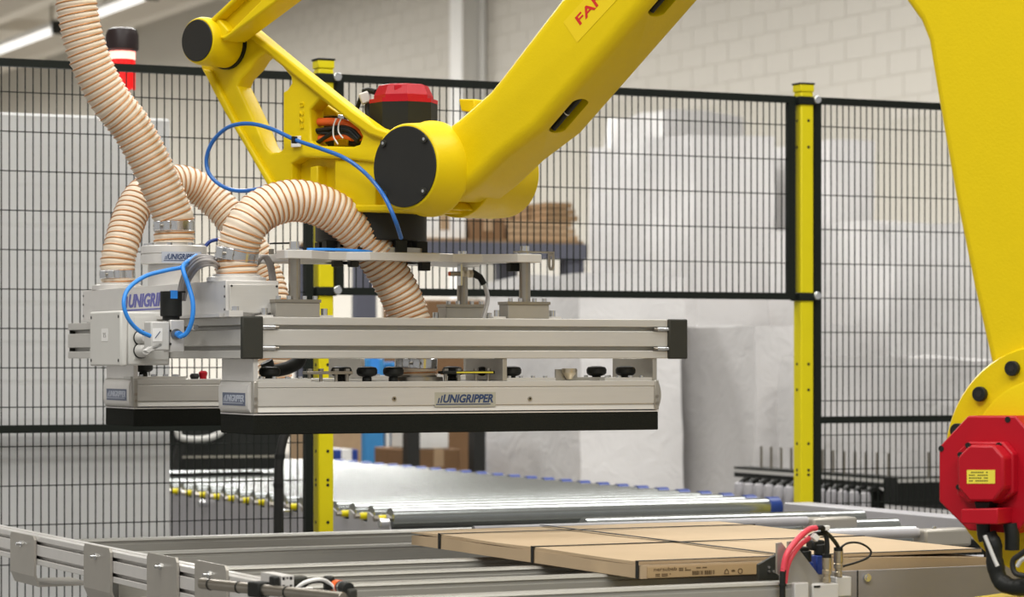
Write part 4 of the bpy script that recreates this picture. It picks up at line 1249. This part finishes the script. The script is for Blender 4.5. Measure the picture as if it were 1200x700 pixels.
# cables and small tubes on the gripper
cb_ = lambda nm, pts, r, m, k=10: MB().tube(catmull(pts, k), r, 10).build(nm, m, gr)
cb_('air_tube', [P(176, 394, Y=5.14), P(162, 387, Y=5.13), P(150, 373, Y=5.12), P(145, 355, Y=5.12), P(151, 338, Y=5.13), P(170, 324, Y=5.14), P(195, 317, Y=5.14), P(214, 313, Y=5.17), P(225, 305, Y=5.25)], .0042, M['bluel'])
cb_('air_tube', [P(211, 395, Y=5.15), P(219, 390, Y=5.14), P(225, 375, Y=5.13), P(226, 355, Y=5.13), P(221, 335, Y=5.14), P(215, 318, Y=5.15), P(216, 310, Y=5.17), P(230, 300, Y=5.25)], .0046, M['bluel'])
for i in range(5):
    xx = 1.806 - .007 * (i % 3)
    cb_('grey_cable', [P(208 + i * 2, 352, X=xx), P(212 + i * 2.4, 330, X=xx), P(219 + i * 2.8, 313 + i, X=xx), P(231 + i * 2, 301 + i * 2.6, X=xx), P(246 + i, 301 + i * 2.4, X=xx + .02), P(258, 306 + i * 3, X=xx + .05)], .0034, M['cable'])
cb_('air_tube', [P(238, 293, Y=5.6), P(245, 284, Y=5.6), P(255, 281, Y=5.6), P(275, 279, Y=5.55), P(300, 290, Y=5.5)], .004, M['bluep'])
for i in range(3):
    cb_('grey_cable', [P(300, 312 - i * 3, Y=5.22), P(308 + i * 2, 301, Y=5.22), P(315 + i * 2, 312, Y=5.22), P(318 + i * 2, 330, Y=5.22)], .004, M['cable'])
MB().bar(P(318, 292, Y=5.25), P(318, 326, Y=5.25), .006, .014, up=UY).build('cable_bracket', M['steel'], gr)
MB().bar(P(318, 285.5, Y=5.15), P(343, 285, Y=5.15), .02, .003).build('cable_bracket', M['black'], gr)
cb_('air_tube', [P(360, 292.5, Y=5.06), P(385, 292.5, Y=5.06), P(420, 294, Y=5.06), P(440, 296, Y=5.08)], .003, M['bluel'])
cb_('black_hose', [P(432, 300, Y=5.24), P(440, 325, Y=5.24), P(452, 346, Y=5.24), P(470, 365, Y=5.24)], .006, M['black'])

# conduit hanging by the left fence panel
cd = catmull([P(338, 500, Y=6.86), P(332, 515, Y=6.86), P(328, 535, Y=6.86), P(326.5, 560, Y=6.86), P(326, 600, Y=6.86), P(326, 640, Y=6.86), P(326, 700, Y=6.86)], 8)
cdo = thing('cable_conduit', cd[-1], 'black bent cable conduit rising in front of the left fence panel', 'conduit')
MB().tube(cd, .0125, 14).build('tube', M['cover'], cdo)
for i in (16, 26):
    MB().cyl(cd[i] - UZ * .006, cd[i] + UZ * .006, .0145, n=14).build('collar', M['black'], cdo)
MB().box(cd[-1].x - .02, cd[-1].x + .02, 6.84, 6.88, 0, cd[-1].z + .01).build('stand', M['cover'], cdo)

# ------------------------------------------------------------------ palletising robot
rbt = thing('palletising_robot', (RO + RU * 1.5) * 1.0, 'yellow palletising robot arm holding the vacuum gripper', 'robot')
ORG[rbt.name] = V((RO.x + RU.x * 1.5, RO.y + RU.y * 1.5, 0)); rbt.location = ORG[rbt.name]
def poly(pts, t): return [RT(a, b, t) for a, b in pts]
def sz(p): q = p - RO; return V((q.dot(RU), 0, q.z))

def cut(o, cutters):
    """carve recesses out of a built part"""
    bpy.context.view_layer.update()
    for c in cutters:
        md = o.modifiers.new('cut', 'BOOLEAN'); md.operation = 'DIFFERENCE'; md.object = c; md.solver = 'EXACT'
    bpy.context.view_layer.update()
    dg = bpy.context.evaluated_depsgraph_get()
    me = bpy.data.meshes.new_from_object(o.evaluated_get(dg))
    o.modifiers.clear()
    o.data = me
    me.set_sharp_from_angle(angle=math.radians(35))
    for c in cutters: bpy.data.objects.remove(c)

# forearm
TF = .088
WFo = .150
up_edge = [(700, -63), (652, 0), (600, 68), (584, 89), (570, 106), (552, 122), (530, 141), (512, 154)]
lo_edge = [(488, 168), (482, 222), (500, 236), (530, 235), (558, 213), (588, 184), (630, 152), (697, 75), (762, 0), (812, -58)]
fa = MB().prism([RB(a, TF, b) for a, b in ((1.58, 1.43), (1.50, 1.50), (1.38, 1.494))] + poly(up_edge[1:] + lo_edge[:-1], TF) + [RB(1.55, TF, 1.355)], RN * -WFo).build('forearm', M['yellow'], rbt, bevel=.026, seg=5, smooth=40, blim=48)
pa, pb2 = RT(640, 142, TF), RT(752, 11, TF)
ed = (pb2 - pa).normalized()
un = ed.cross(RN).normalized()
if un.z > 0: un = -un
cuts = []; slots = []
for (px, py) in ((667, 137), (783, -2)):
    c = PP(px, py, pa, un)
    L, r = .034, .0125
    pts = []
    for k in range(24):
        a = 2 * math.pi * k / 24
        pts.append(c + ed * (L * (1 if math.cos(a) > 0 else -1) + r * math.cos(a)) + RN * (r * 2.0 * math.sin(a)) + un * .03)
    cuts.append(MB().prism(pts, un * -.06).build('cutter', M['black'], None, smooth=0))
    slots.append((c, L, r))
cut(fa, cuts)
for c, L, r in slots:
    MB().obox(c - un * .022, ed * (L + r), RN * (r * 2.0), un * .004).build('slot_shade', M['black'], fa)  # black plate stands in for the shade deep in the slot
    MB().tube([c - un * .010 - ed * (L + .008), c - un * .010 + ed * (L + .008)], .006, 10).build('slot_cable', M['cover'], fa)
    MB().cyl(c - un * .010 - ed * .001, c - un * .010 + ed * .001, .0065, n=12).build('cable_tie', M['white'], fa)
# lettering on the forearm
to = RT(680, 30, TF + .0005); td = (RT(728, -22, TF + .0005) - to).normalized(); tu_ = (UZ - td * UZ.dot(td)); tu_ = RN.cross(td).normalized()
MB().obox(to + td * .06 + tu_ * .006, td * .085, tu_ * .026, RN * .0004).build('decal', M['decal'], fa)
text('lettering', 'FANUC', to, td, tu_, .140, .020, M['redprint'], fa, depth=.0010, shear=0.0, bold=.02)
# small lug behind the forearm
MB().prism(poly([(537, 116), (556, 116), (556, 132), (540, 130)], -.05), RN * -.05).build('lug', M['yellow'], rbt, bevel=.003)

# wrist hub: stepped cylinder with a dark cover
wc = RT(475, 195.5, .16)
whub = MB().lathe(wc - RN * .072, RN, [(.094, -.012), (.094, 0), (.090, .006), (.084, .068), (.081, .072)], 48).build('wrist_hub', M['yellow'], rbt, bevel=.002)
cvr = MB().cyl(wc, wc + RN * .003, .0785, n=48).build('hub_cover', M['cover'], whub, bevel=.001)
for a, b in ((450, 168), (498, 163), (451, 228), (497, 224)):
    q = RT(a, b, .163)
    MB().cyl(q, q + RN * .004, .0068, n=14).build('screw', M['capblk'], cvr)
    MB().cyl(q + RN * .004, q + RN * .0046, .0032, n=6).build('screw_socket', M['chrome'], cvr)
wb = wc - RN * .32
MB().lathe(wb, RN, [(.078, 0), (.086, .008), (.090, .05), (.092, .16)], 48).build('wrist_hub', M['yellow'], rbt, bevel=.002)
MB().cyl(wb + RN * .15, wb + RN * .26, .060, n=36).build('joint_shaft', M['cover'], rbt)

# wrist bracket casting
TB = .115
outer = [(290, 33), (326, 63), (368, 98), (408, 131), (436, 150), (458, 158), (470, 170), (470, 204), (446, 192), (400, 186), (352, 185), (341, 192), (342, 243), (333, 244), (326, 236), (310, 210), (291, 178), (263, 130), (250, 106), (236, 82), (230, 64), (232, 44), (244, 28), (262, 20), (282, 21)]
hole1 = [(310, 62), (330, 78), (340, 90), (341, 97), (336, 105), (331, 108), (331, 174), (327, 178), (317, 179), (310, 171), (303, 153), (289, 123), (278, 101), (281, 93), (293, 81), (300, 70)]
hole2 = [(374, 116), (392, 129), (409, 143), (420, 152), (424, 160), (421, 169), (413, 172), (370, 171), (364, 165), (363, 128)]
def casting(name, loops, t, th, bev, m, parent):
    cu = bpy.data.curves.new(name, 'CURVE')
    cu.dimensions = '2D'; cu.fill_mode = 'BOTH'
    for lp in loops:
        sp = cu.splines.new('POLY')
        sp.points.add(len(lp) - 1)
        for pt, (a, b) in zip(sp.points, lp):
            q = RT(a, b, t) - RO
            pt.co = (q.dot(RU), q.z, 0, 1)
        sp.use_cyclic_u = True
    cu.extrude = th / 2 - bev; cu.bevel_depth = bev; cu.bevel_resolution = 2; cu.offset = -bev
    o = bpy.data.objects.new(name, cu)
    COL.objects.link(o)
    bpy.context.view_layer.update()
    me = bpy.data.meshes.new_from_object(o)
    bpy.data.objects.remove(o)
    org = ORG[parent.name]
    for v in me.vertices:
        v.co = RO + RU * v.co.x + UZ * v.co.y + RN * (t - th / 2 + v.co.z) - org
    bm = bmesh.new(); bm.from_mesh(me)
    bmesh.ops.remove_doubles(bm, verts=bm.verts[:], dist=1e-5)
    bmesh.ops.recalc_face_normals(bm, faces=bm.faces[:])
    bm.to_mesh(me); bm.free()
    me.materials.clear(); me.materials.append(m)
    me.polygons.foreach_set('use_smooth', [True] * len(me.polygons))
    me.set_sharp_from_angle(angle=math.radians(40))
    ob = bpy.data.objects.new(name, me)
    COL.objects.link(ob); ob.parent = parent; reg(ob, org)
    return ob
wbk = casting('wrist_bracket', [outer, hole1, hole2], TB, .045, .006, M['yellow'], rbt)
# raised flanges that give the casting its ribbed section
MB().prism(poly([(284, 28), (372, 97), (412, 129), (440, 149), (456, 155), (450, 164), (432, 158), (408, 141), (368, 108), (336, 82), (308, 58), (284, 38)], TB + .012), RN * -.032).build('top_flange', M['yellow'], wbk, bevel=.005, seg=3)
MB().prism(poly([(236, 80), (246, 82), (257, 106), (278, 146), (299, 181), (325, 224), (334, 240), (325, 238), (309, 211), (290, 178), (262, 131), (249, 107)], TB + .010), RN * -.05).build('side_flange', M['yellow'], wbk, bevel=.005, seg=3)
for i, ch in enumerate(('8', '2', '2', '3')):
    q = RT(351.5, 119.5 + (0, 10.5, 18, 25.5)[i], TB + .0002)
    text('cast_digit', ch, q, -UZ, RU, .011, .011, M['yellow'], wbk, depth=.0022, bold=.0)
# lower body under the bracket down to the flange
MB().prism(poly([(352, 174), (462, 174), (470, 243), (333, 243), (330, 232)], TB - .03), RN * -.20).build('wrist_body', M['yellow'], wbk, bevel=.006)
MB().prism(poly([(363, 196), (372, 194), (373, 243), (363, 243)], TB - .004), RN * -.05).build('rib', M['yellow'], wbk, bevel=.003)
MB().prism(poly([(392, 188), (440, 188), (440, 243), (392, 243)], TB - .008), RN * -.05).build('rib', M['yellow'], wbk, bevel=.003)
MB().prism(poly([(330, 240), (500, 240), (500, 248.5), (338, 248.5)], TB - .004), RN * -.20).build('wrist_foot', M['yellow'], wbk, bevel=.004)
MB().prism(poly([(470, 236), (530, 236), (536, 246), (470, 247)], .05), RN * -.10).build('wrist_foot', M['yellow'], wbk, bevel=.004)
# cavity behind the cable window, its shade put in as a dark plate
MB().prism(poly([(368, 112), (428, 150), (428, 176), (364, 176), (364, 112)], .035), RN * -.004).build('cavity_shade', M['cover'], wbk)
MB().prism(poly([(371, 115), (395, 132), (395, 137), (392, 135), (371, 136)], .062), RN * -.02).build('cavity_block', M['yellow'], wbk, bevel=.002)
MB().prism(poly([(391, 163), (407, 163), (407, 171), (391, 171)], .065), RN * -.02).build('cavity_block', M['yellow'], wbk, bevel=.002)
MB().prism(poly([(408, 163), (418, 162), (418, 171), (408, 171)], .065), RN * -.02).build('connector', M['black'], wbk, bevel=.002)
def rc_(nm, pts, r, m, t, par): return MB().tube(catmull([RT(a, b, t) for a, b in pts], 8), r, 10).build(nm, m, par)
rc_('orange_cable', [(374, 143), (390, 143), (405, 145), (416, 151), (424, 162)], .0085, M['orange'], .088, wbk)
rc_('orange_cable', [(374, 163), (388, 160), (402, 158), (414, 161)], .0085, M['orange'], .086, wbk)
rc_('black_cable', [(371, 153), (386, 151), (402, 149), (414, 153), (422, 162)], .0042, M['black'], .096, wbk)
rc_('black_cable', [(371, 168), (383, 160), (395, 153), (408, 153), (420, 164)], .0042, M['black'], .097, wbk)
rc_('black_cable', [(371, 155), (390, 157), (405, 156), (420, 166)], .0036, M['cover'], .094, wbk)
rc_('cable_tie', [(394, 139), (391, 148), (391, 160), (396, 169)], .0016, M['white'], .104, wbk)
rc_('cable_tie', [(400, 139), (397, 146), (397, 155), (402, 162)], .0016, M['white'], .104, wbk)
MB().prism(poly([(396, 134), (403, 136), (403, 140), (396, 138)], .08), RN * -.01).build('clip', M['chrome'], wbk)

# link joint and parallel link
lc = RT(231.5, 47.5, .205)
lh = MB().lathe(lc - RN * .082, RN, [(.049, 0), (.049, .070), (.046, .080), (.045, .082)], 40).build('link_joint', M['yellow'], rbt, bevel=.001)
MB().cyl(lc, lc + RN * .003, .0425, n=40).build('joint_cap', M['cover'], lh, bevel=.001)
MB().cyl(lc - RN * .094, lc - RN * .082, .052, n=40).build('seal_ring', M['black'], lh)
MB().lathe(lc - RN * .135, RN, [(.058, 0), (.062, .005), (.062, .042)], 40).build('joint_boss', M['yellow'], lh)
TL = .19
def Lk(pts, t, th, nm): return MB().prism(poly(pts, t), RN * -th).build(nm, M['yellow'], lk, bevel=.004, seg=3)
lk = MB().prism(poly([(243, 26), (275, -4), (330, -50), (372, -50), (330, -4), (262, 44)], TL - .026), RN * -.02).build('parallel_link', M['yellow'], rbt, bevel=.003)
Lk([(244, 24), (274, -4), (326, -50), (333, -50), (281, -4), (250, 26)], TL, .062, 'link_flange')
Lk([(256, 44), (268, 38), (310, -4), (358, -50), (376, -50), (331, -4), (263, 47)], TL, .062, 'link_flange')
Lk([(243, 24), (256, 22), (268, 36), (262, 48), (246, 44)], TL - .005, .05, 'link_root')

# wrist motor on top
mcn = RT(473, 130, -.01)
def zq(py): return RT(473, py, -.01).z
mo = MB().lathe(V((mcn.x, mcn.y, zq(165))), UZ, [(.069, 0), (.069, zq(122) - zq(165))], 8, rot=.5).build('wrist_motor', M['black'], rbt, smooth=0)
MB().lathe(V((mcn.x, mcn.y, zq(122))), UZ, [(.0695, 0), (.0695, zq(117.5) - zq(122))], 8, rot=.5).build('motor_flange', M['red'], mo, smooth=0)
MB().lathe(V((mcn.x, mcn.y, zq(117.5))), UZ, [(.060, 0), (.060, .008), (.050, zq(101) - zq(117.5)), (.044, zq(100) - zq(117.5))], 8, rot=.5).build('motor_cap', M['red'], mo, smooth=0)
q = RT(468, 108, -.01) - FV * .053
MB().obox(q, RV * .008, FV * .004, UZ * .010).build('cap_boss', M['red'], mo, bevel=.002)
mp_ = lambda a, b: RT(a, b, .0)
MB().obox(mp_(428, 115), RV * .010 + UZ * .004, FV * .012, UZ * .011 - RV * .004).build('motor_plug', M['alul'], mo, bevel=.003)
MB().tube(catmull([mp_(440, 108), mp_(432, 106), mp_(426, 107)], 6), .006, 8).build('motor_cable', M['black'], mo)
MB().tube(catmull([mp_(425, 110), mp_(421, 120), mp_(418, 132), mp_(424, 145)], 6), .0045, 8).build('motor_cable', M['black'], mo)
MB().tube(catmull([mp_(432, 118), mp_(430, 128), mp_(433, 142)], 6), .0055, 8).build('motor_cable', M['cover'], mo)
# tool flange
fz = lambda py: H + (CY - py) / FP * 5.607
MB().cyl(V((2.185, 5.175, fz(284))), V((2.185, 5.175, fz(247))), .1125, n=48).build('tool_flange', M['cover'], rbt, bevel=.003)
for a in range(8):
    q = V((2.185 + .10 * math.cos(a * .785 + .2), 5.175 + .10 * math.sin(a * .785 + .2), zp1))
    MB().box(q.x - .012, q.x + .012, q.y - .012, q.y + .012, zp1, fz(284)).build('flange_spacer', M['black'], rbt)

# lower arm and turning base at the right
TA = .12
larm = [(1020, -70), (1046, -30), (1060, 0), (1077, 24), (1086, 47), (1098, 121), (1118, 233), (1140, 340), (1158, 418), (1172, 470), (1300, 470), (1302, 415), (1310, 200), (1322, 40), (1345, -70)]
la = MB().prism([RB(a, TA, b) for a, b in ((1.70, 1.2), (1.62, 1.5), (1.45, 1.58), (1.30, 1.5), (1.21, 1.2), (1.205, .92))] + poly(larm, TA), RN * -.22).build('lower_arm', M['yellow'], rbt, bevel=.014, seg=4, smooth=40, blim=25)
bc_ = RT(1228, 541, TA + .02)
bh = MB().lathe(bc_ - RN * .24, RN, [(.18, 0), (.192, .01), (.192, .236), (.189, .24)], 64).build('shoulder_joint', M['yellow'], rbt)
MB().lathe(bc_, RN, [(.135, 0), (.135, .012), (.13, .014)], 64).build('shoulder_ring', M['yellow'], bh)
for a, b in ((1150, 462), (1188, 432), (1124, 505)):
    q = RT(a, b, TA + .02)
    MB().cyl(q, q + RN * .010, .0125, n=20).build('bolt', M['black'], bh, bevel=.001)
    MB().cyl(q + RN * .010, q + RN * .0106, .006, n=6).build('bolt_socket', M['cover'], bh)
# red drive motor
TM = TA + .075
oct_ = [(1100, 524), (1134, 487.5), (1190, 487.5), (1221, 524), (1221, 588), (1190, 626), (1134, 622), (1100, 588)]
sm = MB().prism(poly(oct_, TM), RN * -.055).build('shoulder_motor', M['red'], rbt, bevel=.003)
o2 = [(1122, 536), (1136, 522), (1164, 522), (1176, 536), (1176, 572), (1164, 588), (1136, 588), (1122, 572)]
mo2 = MB().prism(poly(o2, TM + .045), RN * -.05).build('motor_cap', M['red'], sm, bevel=.004)
MB().prism(poly([(1121, 530), (1134, 518), (1175, 518), (1187, 532), (1187, 578), (1172, 590), (1134, 590), (1121, 580)], TM + .018), RN * -.02).build('motor_step', M['red'], sm, bevel=.003)
MB().prism(poly([(1133, 551), (1166, 551), (1166, 567), (1133, 567)], TM + .0455), RN * -.001).build('rating_label', M['ylab'], sm)
lm = MB()
for i in range(4):
    for j in range(9):
        if (i * 5 + j * 3) % 7 == 0: continue
        a = 1135.5 + j * 2.5
        lm.prism(poly([(a, 553.3 + i * 3.3), (a + 1.8, 553.3 + i * 3.3), (a + 1.8, 554.4 + i * 3.3), (a, 554.4 + i * 3.3)], TM + .0459), RN * -.0006)
lm.build('label_print', M['cover'], sm, smooth=0)
for a, b in ((1103, 526), (1181, 492)):
    q = RT(a, b, TM); MB().cyl(q - RN * .002, q + RN * .001, .005, n=12).build('screw', M['black'], sm)
for a, b in ((1135, 522), (1126, 533), (1124, 571), (1170, 584), (1171, 522)):
    q = RT(a, b, TM + .018); MB().cyl(q, q + RN * .004, .0045, n=10).build('screw', M['black'], sm)
MB().prism(poly([(1141, 588), (1160, 588), (1158, 598), (1144, 598)], TM + .03), RN * -.03).build('plug_neck', M['black'], sm, bevel=.002)
MB().prism(poly([(1126, 597), (1169, 596), (1169, 615), (1126, 614)], TM + .05), RN * -.06).build('connector_housing', M['red'], sm, bevel=.002)
MB().tube(catmull([RT(1152, 612, TM + .02), RT(1153, 626, TM + .02), RT(1155, 634, TM + .02)], 6), .011, 14).build('connector_plug', M['black'], sm)
MB().tube(catmull([RT(1158, 626, TM + .02), RT(1164, 640, TM + .02), RT(1166, 660, TM + .02), RT(1172, 680, TM + .02), RT(1186, 688, TM + .02), RT(1206, 688, TM + .02)], 8), .0135, 16, rf=lambda i: 1 + (.08 if (i // 5) % 2 else 0)).build('elbow_connector', M['black'], sm)
MB().tube(catmull([RT(1184, 614, TM), RT(1186, 628, TM), RT(1186, 645, TM)], 6), .012, 12).build('connector_plug', M['black'], sm)
rt_ = lambda pts, r, m: MB().tube(catmull([RT(a, b, TM + .045) for a, b in pts], 8), r, 10).build('motor_cable', m, sm)
rt_([(1154, 628), (1159, 640), (1165, 655), (1169, 664)], .0035, M['greyp'])
rt_([(1210, 640), (1196, 650), (1187, 658), (1190, 672), (1206, 676)], .0045, M['cover'])
rt_([(1210, 652), (1198, 656), (1192, 664)], .0035, M['greyp'])
MB().cyl(RB(1.45, -.12, 1.42), RB(1.45, .14, 1.42), .11, n=40).build('elbow_joint', M['cover'], rbt, bevel=.004)
MB().bar(RB(-.03, .155, .765), RB(1.25, .155, 1.52), .05, .05).build('parallel_rod', M['yellow'], rbt, bevel=.006)
MB().prism([RB(a, .20, b) for a, b in ((1.2, 1.50), (1.24, 1.57), (1.30, 1.57), (1.52, 1.45), (1.50, 1.36), (1.42, 1.36))], RN * -.07).build('elbow_lever', M['yellow'], rbt, bevel=.006)
# turning base
bs_ = bc_ - RN * .11
MB().lathe(V((bs_.x, bs_.y, .30)), UZ, [(.30, 0), (.31, .02), (.31, .12), (.24, .16)], 48).build('carousel', M['yellow'], rbt, bevel=.006)
MB().obox(V((bs_.x, bs_.y, .66)), RU * .17, RN * .115, UZ * .24).build('shoulder_housing', M['yellow'], rbt, bevel=.02, seg=3)
MB().lathe(V((bs_.x, bs_.y, 0)), UZ, [(.36, 0), (.36, .04), (.27, .06), (.27, .30)], 48).build('pedestal', M['yellow'], rbt, bevel=.006)

# blue compressed-air tube along the wrist
bt = [(470, 277), (463, 258), (450, 230), (430, 205), (405, 186), (375, 174), (346, 164), (318, 151), (292, 145), (268, 149), (250, 165), (242, 186), (246, 205), (262, 219), (285, 224), (318, 218)]
bp_ = [RT(a, b, (.19 if i < 3 else .15) if i < 8 else .15) for i, (a, b) in enumerate(bt)]
bp_[0] = RT(470, 279, .15); bp_.append(RT(340, 212, .08))
bth = thing('air_hose', bp_[0], 'thin blue air hose looping beside the robot wrist', 'hose')
MB().tube(catmull(bp_, 12), .0042, 12).build('tube', M['blue'], bth)
q = RT(347, 166, TB + .0045)
MB().obox(q, RU * .013, RN * .0015, UZ * .011).build('tie_mount', M['white'], bth, bevel=.001)
MB().obox(RT(345, 164, .152), RU * .0035, RN * .006, UZ * .007).build('cable_tie', M['black'], bth, bevel=.001)
